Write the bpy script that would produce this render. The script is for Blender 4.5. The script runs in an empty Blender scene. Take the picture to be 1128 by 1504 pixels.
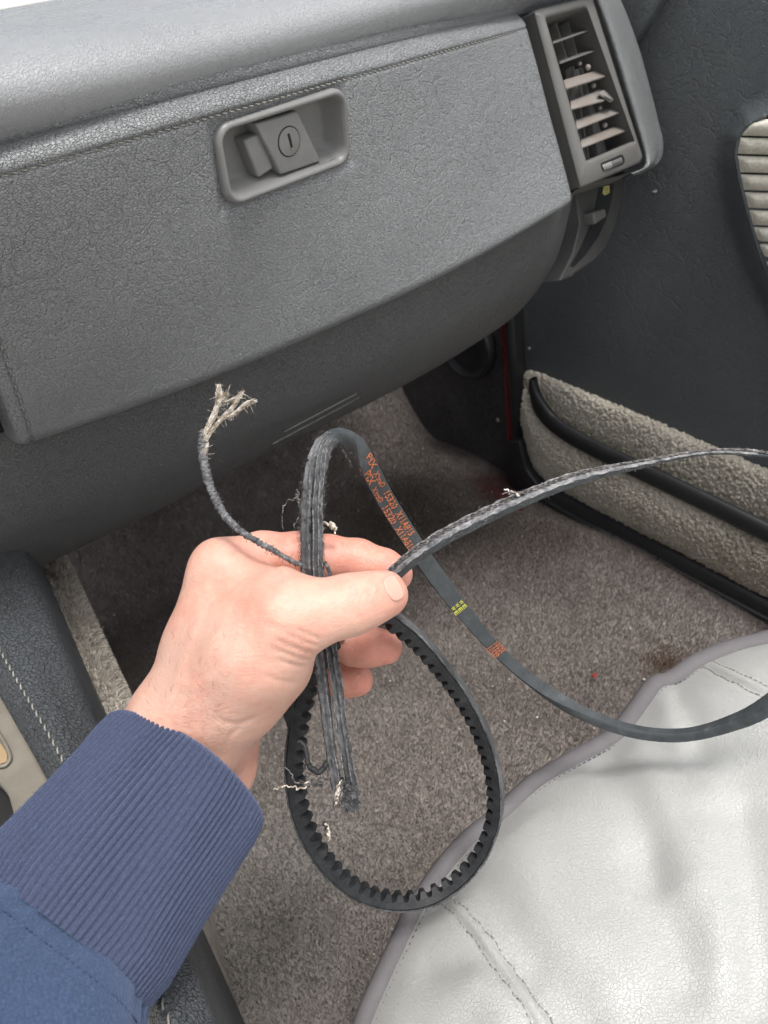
import bpy, bmesh, math, random
import numpy as np
from mathutils import Vector, Matrix
rnd = random.Random(7)
rng = np.random.default_rng(7)
SC = bpy.context.scene
COL = SC.collection

# ---------------------------------------------------------------- camera
H = 0.66                      # camera height above the footwell floor
F_PX = 1130.0                 # focal length in photo pixels (1128 x 1504 frame)
RC = np.array([[.74, -.48, .47], [-.664, -.419, .618], [-.10, -.77, -.63]])
_u, _s, _v = np.linalg.svd(RC)
RC = _u @ _v                  # columns: camera right, down, forward in car axes (X door, Y front, Z up)
CAM = np.array([0, 0, H])
cd = bpy.data.cameras.new("camera")
cam = bpy.data.objects.new("camera", cd)
COL.objects.link(cam)
m = Matrix.Identity(4)
for i in range(3):
    m[i][0], m[i][1], m[i][2], m[i][3] = RC[i, 0], -RC[i, 1], -RC[i, 2], CAM[i]
cam.matrix_world = m
cd.sensor_fit = 'VERTICAL'
cd.sensor_height = 36.0
cd.lens = F_PX / 1504 * 36.0
cd.clip_start = 0.01
cd.clip_end = 200
cd.dof.use_dof = True
cd.dof.focus_distance = 0.33
cd.dof.aperture_fstop = 22.0
SC.camera = cam

# ---------------------------------------------------------------- light
SC.view_settings.view_transform = 'Standard'
SC.view_settings.look = 'None'
SC.view_settings.gamma = 1
SC.view_settings.exposure = 0.60
SUN_EL, SUN_AZ = 76, 172      # azimuth from +Y (front of the car) towards +X (passenger door)
w = bpy.data.worlds.new("World")
SC.world = w
w.use_nodes = True
nt = w.node_tree
bg = nt.nodes['Background']
sky = nt.nodes.new('ShaderNodeTexSky')
sky.sky_type = 'NISHITA'
sky.sun_disc = False
sky.sun_elevation = math.radians(SUN_EL)
sky.sun_rotation = math.radians(SUN_AZ)
sky.air_density = 1.0
sky.dust_density = 6.0
sky.ozone_density = 0.4
hsv = nt.nodes.new('ShaderNodeHueSaturation')
hsv.inputs['Saturation'].default_value = 0.35
nt.links.new(sky.outputs[0], hsv.inputs['Color'])
nt.links.new(hsv.outputs[0], bg.inputs[0])
bg.inputs[1].default_value = 0.145
sl = bpy.data.lights.new("sun", 'SUN')
sl.energy = 1.5
sl.angle = math.radians(13)
sl.color = (1.0, 0.975, 0.94)
so = bpy.data.objects.new("sun", sl)
COL.objects.link(so)
e, a = math.radians(SUN_EL), math.radians(SUN_AZ)
sdir = Vector((math.sin(a) * math.cos(e), math.cos(a) * math.cos(e), math.sin(e)))
so.rotation_euler = sdir.to_track_quat('Z', 'Y').to_euler()
so.location = (0, 0, 3)

# ---------------------------------------------------------------- geometry helpers
def ray(x, y):
    return RC @ np.array([(x - 564) / F_PX, (y - 752) / F_PX, 1.0])
def at(x, y, d):
    return CAM + ray(x, y) * d
def hit(x, y, ax, v):
    r = ray(x, y)
    return CAM + r * ((v - CAM[ax]) / r[ax])
def proj(p):
    q = RC.T @ (np.asarray(p, float) - CAM)
    return np.array([q[0] / q[2] * F_PX + 564, q[1] / q[2] * F_PX + 752])
def cdir(x, y, z):            # direction given along camera right / down / forward
    v = RC @ np.array([x, y, z], float)
    return v / np.linalg.norm(v)
def nrm(v):
    v = np.asarray(v, float)
    return v / (np.linalg.norm(v, axis=-1, keepdims=True) + 1e-12)
class Pln:
    def __init__(s, p0, n):
        s.p0 = np.asarray(p0, float); s.n = nrm(n)
        if np.dot(s.n, CAM - s.p0) < 0: s.n = -s.n
    def __call__(s, x, y, h=0.0):
        r = ray(x, y)
        t = np.dot(s.p0 + s.n * h - CAM, s.n) / np.dot(r, s.n)
        return CAM + r * t
def plane3(a, b, c):
    return Pln(a, np.cross(np.asarray(b) - a, np.asarray(c) - a))
def cr(pts, n, closed=False):
    """Catmull-Rom through pts, n samples evenly spread by chord length."""
    P = np.asarray(pts, float)
    if len(P) == 2:
        t = np.linspace(0, 1, n)[:, None]
        return P[0] * (1 - t) + P[1] * t
    Q = np.vstack([2 * P[0] - P[1], P, 2 * P[-1] - P[-2]])
    dd = np.linalg.norm(np.diff(P[:, :3], axis=0), axis=1) + 1e-9
    cum = np.concatenate([[0], np.cumsum(dd)])
    s = np.linspace(0, cum[-1], n)
    k = np.clip(np.searchsorted(cum, s, side='right') - 1, 0, len(P) - 2)
    t = ((s - cum[k]) / dd[k])[:, None]
    p0, p1, p2, p3 = Q[k], Q[k + 1], Q[k + 2], Q[k + 3]
    return 0.5 * ((2 * p1) + (-p0 + p2) * t + (2 * p0 - 5 * p1 + 4 * p2 - p3) * t**2 + (-p0 + 3 * p1 - 3 * p2 + p3) * t**3)
def mesh_obj(name, V, Fc, mat, parent=None, smooth=True, recalc=False):
    me = bpy.data.meshes.new(name)
    V = np.asarray(V, float)
    if isinstance(Fc, np.ndarray):
        k = Fc.shape[1]
        me.vertices.add(len(V)); me.vertices.foreach_set('co', V.astype(np.float32).ravel())
        me.loops.add(Fc.size); me.loops.foreach_set('vertex_index', Fc.astype(np.int32).ravel())
        me.polygons.add(len(Fc)); me.polygons.foreach_set('loop_start', np.arange(0, Fc.size, k, dtype=np.int32))
        me.update(calc_edges=True)
    else:
        me.from_pydata([tuple(v) for v in V], [], [tuple(int(i) for i in f) for f in Fc])
        me.update()
    if recalc:
        b = bmesh.new(); b.from_mesh(me); bmesh.ops.recalc_face_normals(b, faces=b.faces); b.to_mesh(me); b.free()
    if smooth:
        me.polygons.foreach_set('use_smooth', np.ones(len(me.polygons), bool))
    me.materials.append(mat)
    o = bpy.data.objects.new(name, me)
    COL.objects.link(o)
    if parent is not None: o.parent = parent
    return o
def grid_faces(nu, nv, cu=False, cv=False, off=0):
    iu = np.arange(nu if cu else nu - 1); iv = np.arange(nv if cv else nv - 1)
    I, J = np.meshgrid(iu, iv, indexing='ij')
    I2 = (I + 1) % nu; J2 = (J + 1) % nv
    return (np.stack([I * nv + J, I2 * nv + J, I2 * nv + J2, I * nv + J2], -1).reshape(-1, 4) + off)
def grid_obj(name, P, mat, parent=None, cu=False, cv=False, keep=None):
    nu, nv = P.shape[:2]
    Fc = grid_faces(nu, nv, cu, cv)
    if keep is not None:
        Fc = Fc[keep.reshape(-1)]
    return mesh_obj(name, P.reshape(-1, 3), Fc, mat, parent)
def loft(profiles, nu, nv):
    A = np.array([cr(p, nv) for p in profiles])
    B = np.array([cr(A[:, j], nu) for j in range(nv)])
    return B.transpose(1, 0, 2)
def tag(o, label=None, cat=None, group=None, kind=None):
    if label: o['label'] = label
    if cat: o['category'] = cat
    if group: o['group'] = group
    if kind: o['kind'] = kind
    return o
def empty(name, loc, label, cat):
    o = bpy.data.objects.new(name, None)
    COL.objects.link(o)
    o.empty_display_size = 0.02
    tag(o, label, cat)
    o.location = loc
    o['_loc'] = list(map(float, loc))
    return o
def finish(root):
    """keep children where they were modelled (world axes) under a root that sits at its base"""
    inv = Matrix.Translation(Vector(root.location)).inverted()
    for c in root.children:
        c.matrix_parent_inverse = inv
def tube(name, pts, r, mat, parent=None, seg=8, n=None, caps=True, jitter=0.0):
    P = cr(pts, n or max(8, len(pts) * 6)) if n != 0 else np.asarray(pts, float)
    V, Fc = tube_geo(P, r, seg, jitter)
    return mesh_obj(name, V, Fc, mat, parent)
def tube_geo(P, r, seg=8, jitter=0.0, off=0):
    n = len(P)
    R = np.full(n, r) if np.isscalar(r) else np.interp(np.linspace(0, 1, n), np.linspace(0, 1, len(r)), r)
    T = nrm(np.gradient(P, axis=0))
    up = np.array([0.3, 0.2, 0.93])
    N = nrm(np.cross(T, up)); B = np.cross(T, N)
    ph = np.linspace(0, 2 * np.pi, seg, endpoint=False)
    rr = R[:, None] * (1 + jitter * rng.standard_normal((n, seg)))
    V = P[:, None] + rr[..., None] * (np.cos(ph)[None, :, None] * N[:, None] + np.sin(ph)[None, :, None] * B[:, None])
    Fc = grid_faces(n, seg, False, True)
    V = V.reshape(-1, 3)
    F = [tuple(f + off) for f in Fc]
    F.append(tuple(off + np.arange(seg))); F.append(tuple(off + (n - 1) * seg + np.arange(seg)[::-1]))
    return V, F
def multi_tube(name, paths, radii, mat, parent=None, seg=4, jitter=0.0):
    VV, FF, off = [], [], 0
    for P, r in zip(paths, radii):
        V, F = tube_geo(P, r, seg, jitter, off)
        VV.append(V); FF += F; off += len(V)
    return mesh_obj(name, np.vstack(VV), FF, mat, parent)
def prism(name, poly, n, h, mat, parent=None, bevel=0.0, seg=3, smooth=True):
    """poly: 3-D outline of the FRONT face; body extends by h along -n; edges of the front rounded"""
    b = bmesh.new()
    f = [b.verts.new(Vector(p)) for p in poly]
    k = [b.verts.new(Vector(np.asarray(p) - np.asarray(n) * h)) for p in poly]
    N = len(f)
    b.faces.new(f); b.faces.new(k[::-1])
    for i in range(N):
        b.faces.new((f[i], k[i], k[(i + 1) % N], f[(i + 1) % N]))
    bmesh.ops.recalc_face_normals(b, faces=b.faces)
    if bevel > 0:
        b.edges.ensure_lookup_table()
        fs = set(f)
        es = [e_ for e_ in b.edges if e_.verts[0] in fs or e_.verts[1] in fs]
        if N > 10: es = [e_ for e_ in b.edges if e_.verts[0] in fs and e_.verts[1] in fs]
        bmesh.ops.bevel(b, geom=es, offset=bevel, segments=seg, affect='EDGES', profile=0.5, clamp_overlap=True)
    me = bpy.data.meshes.new(name)
    b.to_mesh(me); b.free()
    if smooth:
        for p in me.polygons: p.use_smooth = True
        me.set_sharp_from_angle(angle=math.radians(40))
    me.materials.append(mat)
    o = bpy.data.objects.new(name, me); COL.objects.link(o)
    if parent is not None: o.parent = parent
    return o
def rrect(c, ex, ey, a, b, r, n=6):
    """rounded rectangle outline, half sizes a,b"""
    out = []
    for (sx, sy, s0) in ((1, 1, 0), (-1, 1, 90), (-1, -1, 180), (1, -1, 270)):
        for k in range(n + 1):
            t = math.radians(s0 + 90 * k / n)
            out.append(c + ex * (sx * (a - r) + r * math.cos(t)) + ey * (sy * (b - r) + r * math.sin(t)))
    return out
def loops_obj(name, loops, mat, parent=None, cap=False):
    P = np.array(loops)
    nu, nv = P.shape[:2]
    F = [tuple(f) for f in grid_faces(nu, nv, False, True)]
    if cap: F.append(tuple((nu - 1) * nv + np.arange(nv)))
    return mesh_obj(name, P.reshape(-1, 3), F, mat, parent, recalc=True)

# ---------------------------------------------------------------- materials
class M:
    def __init__(s, name, base=(.5, .5, .5), rough=.5, spec=.5):
        s.m = bpy.data.materials.new(name); s.m.use_nodes = True
        s.t = s.m.node_tree; s.n = s.t.nodes; s.l = s.t.links
        s.b = s.n['Principled BSDF']
        s.b.inputs['Base Color'].default_value = (*base, 1)
        s.b.inputs['Roughness'].default_value = rough
        s.b.inputs['Specular IOR Level'].default_value = spec
        s.co = s.n.new('ShaderNodeTexCoord').outputs['Object']
        s.h = None
    def node(s, t, **kw):
        nd = s.n.new(t)
        for k, v in kw.items():
            if hasattr(nd, k): setattr(nd, k, v)
        return nd
    def link(s, a, b): s.l.new(a, b)
    def mapping(s, scale=(1, 1, 1), rot=(0, 0, 0), src=None):
        mp = s.n.new('ShaderNodeMapping')
        mp.inputs['Scale'].default_value = scale
        mp.inputs['Rotation'].default_value = rot
        s.link(src or s.co, mp.inputs[0]); return mp.outputs[0]
    def noise(s, scale, detail=4, rough=.5, src=None, dist=0):
        nd = s.n.new('ShaderNodeTexNoise')
        nd.inputs['Scale'].default_value = scale; nd.inputs['Detail'].default_value = detail
        nd.inputs['Roughness'].default_value = rough; nd.inputs['Distortion'].default_value = dist
        s.link(src or s.co, nd.inputs['Vector']); return nd
    def vor(s, scale, feature='DISTANCE_TO_EDGE', src=None, rand=1.0):
        nd = s.n.new('ShaderNodeTexVoronoi'); nd.feature = feature
        nd.inputs['Scale'].default_value = scale; nd.inputs['Randomness'].default_value = rand
        s.link(src or s.co, nd.inputs['Vector']); return nd
    def ramp(s, src, stops):
        r = s.n.new('ShaderNodeValToRGB'); el = r.color_ramp.elements
        while len(el) < len(stops): el.new(.5)
        for e_, (p, c) in zip(el, stops):
            e_.position = p; e_.color = (*c, 1) if len(c) == 3 else c
        s.link(src, r.inputs[0]); return r.outputs[0]
    def math(s, op, a, b=None, clamp=False):
        nd = s.n.new('ShaderNodeMath'); nd.operation = op; nd.use_clamp = clamp
        for i, v in enumerate((a, b)):
            if v is None: continue
            if isinstance(v, (int, float)): nd.inputs[i].default_value = v
            else: s.link(v, nd.inputs[i])
        return nd.outputs[0]
    def warp(s, scale, amt, src=None):
        n_ = s.noise(scale, 3, src=src)
        sub = s.n.new('ShaderNodeVectorMath'); sub.operation = 'SUBTRACT'
        s.link(n_.outputs['Color'], sub.inputs[0]); sub.inputs[1].default_value = (.5, .5, .5)
        ma = s.n.new('ShaderNodeVectorMath'); ma.operation = 'SCALE'; ma.inputs['Scale'].default_value = amt
        s.link(sub.outputs[0], ma.inputs[0])
        ad = s.n.new('ShaderNodeVectorMath'); ad.operation = 'ADD'
        s.link(src or s.co, ad.inputs[0]); s.link(ma.outputs[0], ad.inputs[1])
        return ad.outputs[0]
    def bump(s, height, dist, strength=1.0):
        bp = s.n.new('ShaderNodeBump'); bp.inputs['Distance'].default_value = dist
        bp.inputs['Strength'].default_value = strength
        s.link(height, bp.inputs['Height'])
        if s.h is not None: s.link(s.h, bp.inputs['Normal'])
        s.h = bp.outputs[0]
        s.link(s.h, s.b.inputs['Normal'])
    def color(s, src): s.link(src, s.b.inputs['Base Color'])
    def mix(s, fac, a, b):
        nd = s.n.new('ShaderNodeMix'); nd.data_type = 'RGBA'
        for k, v in ((0, fac), (6, a), (7, b)):
            if isinstance(v, (int, float)): nd.inputs[k].default_value = v
            elif isinstance(v, tuple): nd.inputs[k].default_value = (*v, 1)
            else: s.link(v, nd.inputs[k])
        return nd.outputs[2]

def leather(name, base, rough=.45, cell=420, depth=.00022, crease=60, cdepth=.0004, spec=.45, var=.25, stretch=(1, 1, 1), speck=False, seed_rot=(0.3, .2, .5), fine=1.0, lines=.35):
    q = M(name, base, rough, spec)
    st = q.mapping(stretch, seed_rot)
    wv = q.warp(cell * .45, 1.7 / cell, src=st)
    v1 = q.vor(cell, src=wv)
    e1 = q.ramp(v1.outputs['Distance'], [(0, (0, 0, 0)), (.05, (.65, .65, .65)), (.14, (1, 1, 1))])
    w3 = q.warp(cell * 1.2, .8 / cell, src=st)
    v3 = q.vor(cell * 2.1, src=w3)
    e3 = q.math('MINIMUM', v3.outputs['Distance'], .25)
    q.bump(e1, depth * 2.2, .9)
    q.bump(e3, depth * 5.0 * fine, .7)
    if crease:
        w2 = q.warp(crease * 1.1, 1.8 / crease)
        m2 = q.mapping((1, .5, 1.7), (.4, .6, .2), src=w2)
        v2 = q.vor(crease, src=m2)
        c2 = q.ramp(v2.outputs['Distance'], [(0, (0, 0, 0)), (.03, (.7, .7, .7)), (.07, (1, 1, 1))])
        msk = q.noise(crease * .14, 2)
        mk = q.ramp(msk.outputs[0], [(.40, (.15, .15, .15)), (.60, (1, 1, 1))])
        c3 = q.math('MAXIMUM', c2, q.math('SUBTRACT', 1.0, mk))
        q.bump(c3, cdepth, .8)
    nv = q.noise(9, 5, .6)
    dk = tuple(c * (1 - var) for c in base); lt = tuple(min(1, c * (1 + var)) for c in base)
    c = q.ramp(nv.outputs[0], [(.3, dk), (.7, lt)])
    e2 = q.ramp(v1.outputs['Distance'], [(0, (0, 0, 0)), (.12, (1, 1, 1))])
    c = q.mix(q.math('MULTIPLY', q.math('SUBTRACT', 1.0, e2), lines), c, tuple(x * .5 for x in base))
    if speck:
        sp = q.vor(95, 'F1', src=q.warp(40, .01)); sm = q.ramp(sp.outputs['Distance'], [(.0, (1, 1, 1)), (.055, (0, 0, 0))])
        c = q.mix(q.math('MULTIPLY', sm, .5), c, (.55, .54, .5))
    q.color(c)
    rv = q.noise(35, 4)
    q.link(q.math('ADD', q.math('MULTIPLY', rv.outputs[0], .22), rough - .11), q.b.inputs['Roughness'])
    return q.m
def plastic(name, base, rough=.5, grain=900, gd=.00006, dirt=None, spec=.4):
    q = M(name, base, rough, spec)
    q.bump(q.noise(grain, 2).outputs[0], gd, .8)
    nv = q.noise(28, 5, .65)
    lo = dirt if dirt else tuple(c * .8 for c in base)
    q.color(q.ramp(nv.outputs[0], [(.35, lo), (.62, base)]))
    q.link(q.math('ADD', q.math('MULTIPLY', q.noise(60, 4).outputs[0], .25), rough - .12), q.b.inputs['Roughness'])
    return q.m

MAT = {}
MAT['dash'] = leather('dash_leather', (.226, .237, .243), .33, 470, .00032, 60, .0006, spec=.75, stretch=(1, 1, 1.9), lines=.12, var=.07, fine=.3)
MAT['dashtop'] = leather('dash_top_leather', (.27, .281, .29), .28, 600, .00008, 0, spec=.75, speck=True, lines=.1, var=.06)
MAT['knee'] = leather('knee_leather_shaded', (.15, .152, .152), .42, 420, .00036, 0, stretch=(1, 1, 2.4), fine=.4, var=.08)  # dash leather in a darker tone, painting in the shade of the downward-facing panel
MAT['door'] = leather('door_leather', (.11, .122, .128), .36, 430, .00022, 38, .0006, fine=.4, stretch=(1, 1, 1.6), var=.1)
MAT['console'] = leather('console_leather', (.07, .077, .084), .40, 360, .00028, 80, .0004)
MAT['seat'] = leather('seat_leather', (.41, .415, .40), .36, 640, .00009, 0, spec=.5, var=.04, lines=.03, fine=.3)
MAT['plastic'] = plastic('grey_plastic', (.20, .202, .197), .40)
MAT['vent'] = plastic('vent_plastic', (.15, .149, .143), .38, dirt=(.13, .127, .12))
MAT['slat'] = plastic('slat_plastic', (.22, .208, .195), .55, dirt=(.19, .165, .145))
MAT['endplate'] = plastic('end_plate_plastic', (.085, .085, .082), .42)
MAT['black'] = plastic('black_plastic', (.028, .029, .031), .35)
MAT['dark'] = plastic('dark_void', (.012, .012, .012), .7)
MAT['bronze'] = plastic('bronze_plastic', (.20, .185, .155), .45, dirt=(.15, .135, .11))
MAT['red'] = plastic('red_paint', (.20, .022, .026), .35)
MAT['metal'] = plastic('pale_metal', (.45, .45, .44), .3)
MAT['piping'] = plastic('grey_piping', (.13, .123, .128), .75, grain=1400, gd=.0002)
MAT['thread'] = plastic('stitch_thread', (.30, .29, .26), .8)
MAT['darkthread'] = plastic('dark_thread', (.05, .05, .055), .8)
MAT['yellow'] = plastic('yellow_mark', (.62, .60, .22), .6)
MAT['brass'] = plastic('worn_brass', (.36, .26, .15), .4)

def carpet_mat(name, a, b, c_, scale=60, rough=1.0, stains_and_sun=()):
    q = M(name, b, rough, .1)
    n1 = q.noise(scale, 6, .7); n2 = q.noise(7, 4, .6); n3 = q.noise(900, 2)
    mixn = q.math('ADD', q.math('MULTIPLY', n1.outputs[0], .45), q.math('ADD', q.math('MULTIPLY', n2.outputs[0], .45), q.math('MULTIPLY', n3.outputs[0], .15)))
    col = q.ramp(mixn, [(.40, a), (.54, b), (.68, c_)])
    for (p_, r_, cc_) in stains_and_sun:
        vs = q.n.new('ShaderNodeVectorMath'); vs.operation = 'DISTANCE'
        q.link(q.warp(25, .05), vs.inputs[0]); vs.inputs[1].default_value = tuple(p_)
        mr = q.ramp(q.math('DIVIDE', vs.outputs['Value'], r_), [(.35, (.75, .75, .75)), (1.0, (0, 0, 0))])
        col = q.mix(mr, col, cc_)
    q.color(col)
    q.bump(q.noise(1200, 2).outputs[0], .0006, .8)
    q.bump(q.noise(140, 4, .6).outputs[0], .002, .6)
    return q.m
MAT['carpet'] = carpet_mat('footwell_carpet', (.175, .153, .140), (.235, .208, .192), (.295, .268, .25), stains_and_sun=[(hit(985, 968, 2, .015), .035, (.07, .04, .022)), (hit(385, 1290, 2, .015), .022, (.10, .065, .04)), (hit(600, 760, 2, .015), .13, (.085, .070, .055)), (hit(760, 800, 2, .015), .10, (.10, .085, .078)), (hit(735, 715, 2, .015), .05, (.11, .045, .042)), (hit(340, 1350, 2, .015), .16, (.26, .25, .235))])  # stains, then a last wide pale patch painting sunlight onto the lower-left carpet
MAT['tunnelcarpet'] = carpet_mat('tunnel_carpet', (.30, .27, .235), (.48, .44, .385), (.62, .58, .52), 90)
MAT['pile'] = carpet_mat('loop_pile', (.44, .40, .32), (.68, .63, .53), (.85, .80, .70), 260)
MAT['ribfab'] = carpet_mat('ribbed_fabric', (.58, .55, .45), (.74, .71, .62), (.86, .83, .75), 400)
MAT['kick'] = carpet_mat('kick_lining', (.05, .046, .044), (.085, .079, .076), (.12, .113, .108), 200)

q = M('belt_rubber', (.03, .032, .034), .55, .28)
q.bump(q.noise(700, 4, .65).outputs[0], .0003, .7)
nv = q.noise(160, 5, .7)
q.color(q.ramp(nv.outputs[0], [(.38, (.015, .016, .018)), (.6, (.028, .030, .032)), (.8, (.06, .063, .066))]))
MAT['rubber'] = q.m
q = M('belt_back', (.075, .085, .09), .65, .35)
q.bump(q.noise(1500, 2).outputs[0], .0002, .8)
nv = q.noise(120, 5, .7)
q.color(q.ramp(nv.outputs[0], [(.35, (.040, .046, .049)), (.6, (.062, .070, .074)), (.80, (.13, .135, .14))]))
MAT['beltback'] = q.m
q = M('torn_rubber', (.1, .1, .1), .7, .35)
mp = q.warp(200, .002)
nf = q.noise(420, 6, .75, src=mp)
q.color(q.ramp(nf.outputs[0], [(.36, (.035, .036, .038)), (.5, (.12, .122, .126)), (.64, (.25, .25, .255)), (.78, (.42, .41, .40))]))
q.bump(nf.outputs[0], .0009, .9)
MAT['torn'] = q.m
q = M('worn_strip', (.1, .1, .1), .6, .4)
nf = q.noise(90, 6, .75, src=q.mapping((1, 1, .35)))
q.color(q.ramp(nf.outputs[0], [(.30, (.020, .021, .022)), (.46, (.060, .062, .065)), (.62, (.14, .142, .148)), (.76, (.34, .33, .32))]))
q.bump(q.noise(500, 5, .7, src=q.mapping((1, 1, .5))).outputs[0], .0007, .8)
MAT['strip'] = q.m
q = M('cord_grey', (.2, .2, .2), .75, .3)
nf = q.noise(260, 5, .7)
q.color(q.ramp(nf.outputs[0], [(.34, (.06, .062, .066)), (.52, (.19, .192, .198)), (.70, (.36, .355, .35))]))
MAT['cordgrey'] = q.m
q = M('belt_fibre', (.4, .36, .3), .9, .2)
nf = q.noise(500, 3)
q.color(q.ramp(nf.outputs[0], [(.35, (.25, .20, .14)), (.52, (.55, .50, .43)), (.72, (.74, .70, .65))]))
MAT['fibre'] = q.m
q = M('grey_fibre', (.2, .2, .2), .9, .2)
nf = q.noise(500, 3)
q.color(q.ramp(nf.outputs[0], [(.35, (.05, .045, .042)), (.6, (.17, .16, .155)), (.75, (.40, .37, .33))]))
MAT['greyfibre'] = q.m
q = M('orange_print', (.62, .17, .06), .7, .2)
nf = q.noise(1500, 3)
q.color(q.ramp(nf.outputs[0], [(.38, (.07, .06, .055)), (.47, (.50, .16, .07)), (.8, (.60, .22, .11))]))
MAT['orange'] = q.m
q = M('yellow_print', (.5, .5, .08), .7, .2)
MAT['yprint'] = q.m

# skin: colour comes from a vertex attribute (pink fingertips, paler back of the hand)
q = M('skin', (.55, .34, .25), .45, .45)
at_ = q.n.new('ShaderNodeVertexColor'); at_.layer_name = 'tone'
nz = q.noise(45, 5, .6)
nz2 = q.noise(260, 4, .6)
base = q.mix(q.ramp(nz.outputs[0], [(.42, (0, 0, 0)), (.66, (.55, .55, .55))]), at_.outputs[0], (.56, .25, .18))
base = q.mix(q.ramp(nz2.outputs[0], [(.45, (0, 0, 0)), (.72, (.30, .30, .30))]), base, (.66, .46, .35))
q.color(base)
vw = q.warp(300, .0012)
vk = q.vor(900, src=q.mapping((1, 1, 1), (0.2, .5, .9), src=vw))
q.bump(q.math('MINIMUM', vk.outputs['Distance'], .25), .0004, .4)
q.bump(q.noise(420, 4, .65, src=q.mapping((1, 1, 2.2), (.3, .4, .2))).outputs[0], .0006, .5)
q.bump(q.noise(120, 4, .6).outputs[0], .0006, .4)
q.b.inputs['Subsurface Weight'].default_value = .35
q.b.inputs['Subsurface Radius'].default_value = (1.0, .35, .2)
q.b.inputs['Subsurface Scale'].default_value = .004
MAT['skin'] = q.m
q = M('fingernail', (.60, .36, .29), .26, .5)
q.b.inputs['Subsurface Weight'].default_value = .3
q.b.inputs['Subsurface Radius'].default_value = (1.0, .4, .3)
q.b.inputs['Subsurface Scale'].default_value = .002
q.bump(q.noise(90, 2, src=q.mapping((6, 1, 6))).outputs[0], .0003, .4)
MAT['nail'] = q.m

def cloth(name, base, scale, d):
    q = M(name, base, .95, .15)
    n1 = q.noise(scale, 4, .7)
    q.bump(n1.outputs[0], d, .8)
    q.bump(q.vor(scale * .9, 'F1').outputs['Distance'], d, .5)
    nv = q.noise(30, 4)
    c = q.ramp(n1.outputs[0], [(.3, tuple(x * .62 for x in base)), (.55, base), (.78, tuple(min(1, x * 1.7 + .01) for x in base))])
    q.color(q.mix(q.math('MULTIPLY', nv.outputs[0], .3), c, tuple(x * 1.25 for x in base)))
    q.b.inputs['Sheen Weight'].default_value = .35
    q.b.inputs['Sheen Roughness'].default_value = .5
    q.b.inputs['Sheen Tint'].default_value = (.5, .6, .9, 1)
    return q.m
MAT['cuff'] = cloth('cuff_knit', (.050, .062, .108), 1500, .00018)
MAT['fleece'] = cloth('sleeve_fleece', (.042, .066, .122), 1100, .0004)

# ================================================================ THE CAR
# ---------------------------------------------------------------- floor carpet
def bumpy(X, Y):
    return .004 * np.sin(X * 17 + Y * 9) + .003 * np.sin(Y * 23 - X * 11 + 1) + .003 * np.sin(X * 41 + 2) * np.sin(Y * 37)
def floor_z(X, Y):
    z = .012 + bumpy(X, Y)
    z = z + np.clip(Y - .70, 0, 1) * .85 * np.clip((Y - .70) / .08, 0, 1)       # toe board
    z = z + .10 * np.clip((.10 - X) / .10, 0, 1) ** 2 * np.clip((Y - .2) / .2, 0, 1)   # rises to the tunnel
    return z
gx = np.linspace(-.12, .66, 120); gy = np.linspace(-.55, 1.06, 220)
GX, GY = np.meshgrid(gx, gy, indexing='ij')
fl = grid_obj('floor', np.stack([GX, GY, floor_z(GX, GY)], -1), MAT['carpet'])
tag(fl, kind='structure')
def pile(name, P0, N, L, wd, mat, lean=.5, parent=None):
    """short fibres: one narrow two-triangle blade each"""
    n = len(P0)
    A = rng.standard_normal((n, 3)); A -= (A * N).sum(1, keepdims=True) * N; A = nrm(A)
    D = nrm(N + A * lean * rng.random((n, 1)))
    S = nrm(np.cross(D, rng.standard_normal((n, 3)))) * wd
    Ln = L * (.6 + .7 * rng.random((n, 1)))
    V = np.stack([P0 - S, P0 + S, P0 + D * Ln + S * .5, P0 + D * Ln - S * .5], 1).reshape(-1, 3)
    Fc = np.arange(4 * n).reshape(n, 4)
    return mesh_obj(name, V, Fc, mat, parent, smooth=False)
n_ = 620000
px_ = rng.uniform(.0, .66, n_); py_ = rng.uniform(.10, .95, n_)
P0 = np.stack([px_, py_, floor_z(px_, py_) - .001], 1)
cp = pile('carpet_pile', P0, np.tile([0, 0, 1.], (n_, 1)), .0050, .00026, MAT['carpet'], .6)
tag(cp, 'brown grey cut pile carpet covering the footwell floor', 'carpet', kind='stuff')

# firewall / body behind everything so that no hole shows the outside
fw = grid_obj('firewall', np.array([[[-.5, 1.0, -.02], [-.5, 1.0, .62]], [[.9, 1.0, -.02], [.9, 1.0, .50]]]), MAT['dark'])
tag(fw, kind='structure')

gp = M('pale_concrete', (.55, .53, .49), .9, .2)
gp.color(gp.ramp(gp.noise(.6, 6, .6).outputs[0], [(.35, (.48, .46, .42)), (.65, (.62, .60, .56))]))
gq = mesh_obj('ground', [(-60, -60, -.35), (60, -60, -.35), (60, 60, -.35), (-60, 60, -.35)], [(0, 1, 2, 3)], gp.m, smooth=False)
tag(gq, kind='structure')
# ---------------------------------------------------------------- dashboard
XL = .070
dash = empty('dashboard', (.3, .40, .30), 'dark grey leather dashboard with glovebox, above the carpeted footwell', 'dashboard')
yz = lambda x, y, X: hit(x, y, 0, X)
TL = yz(-110, 268, XL); BL = yz(38, 669, XL); TR = hit(776, 30, 0, .49); BR = hit(851, 306, 0, .49)
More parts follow.
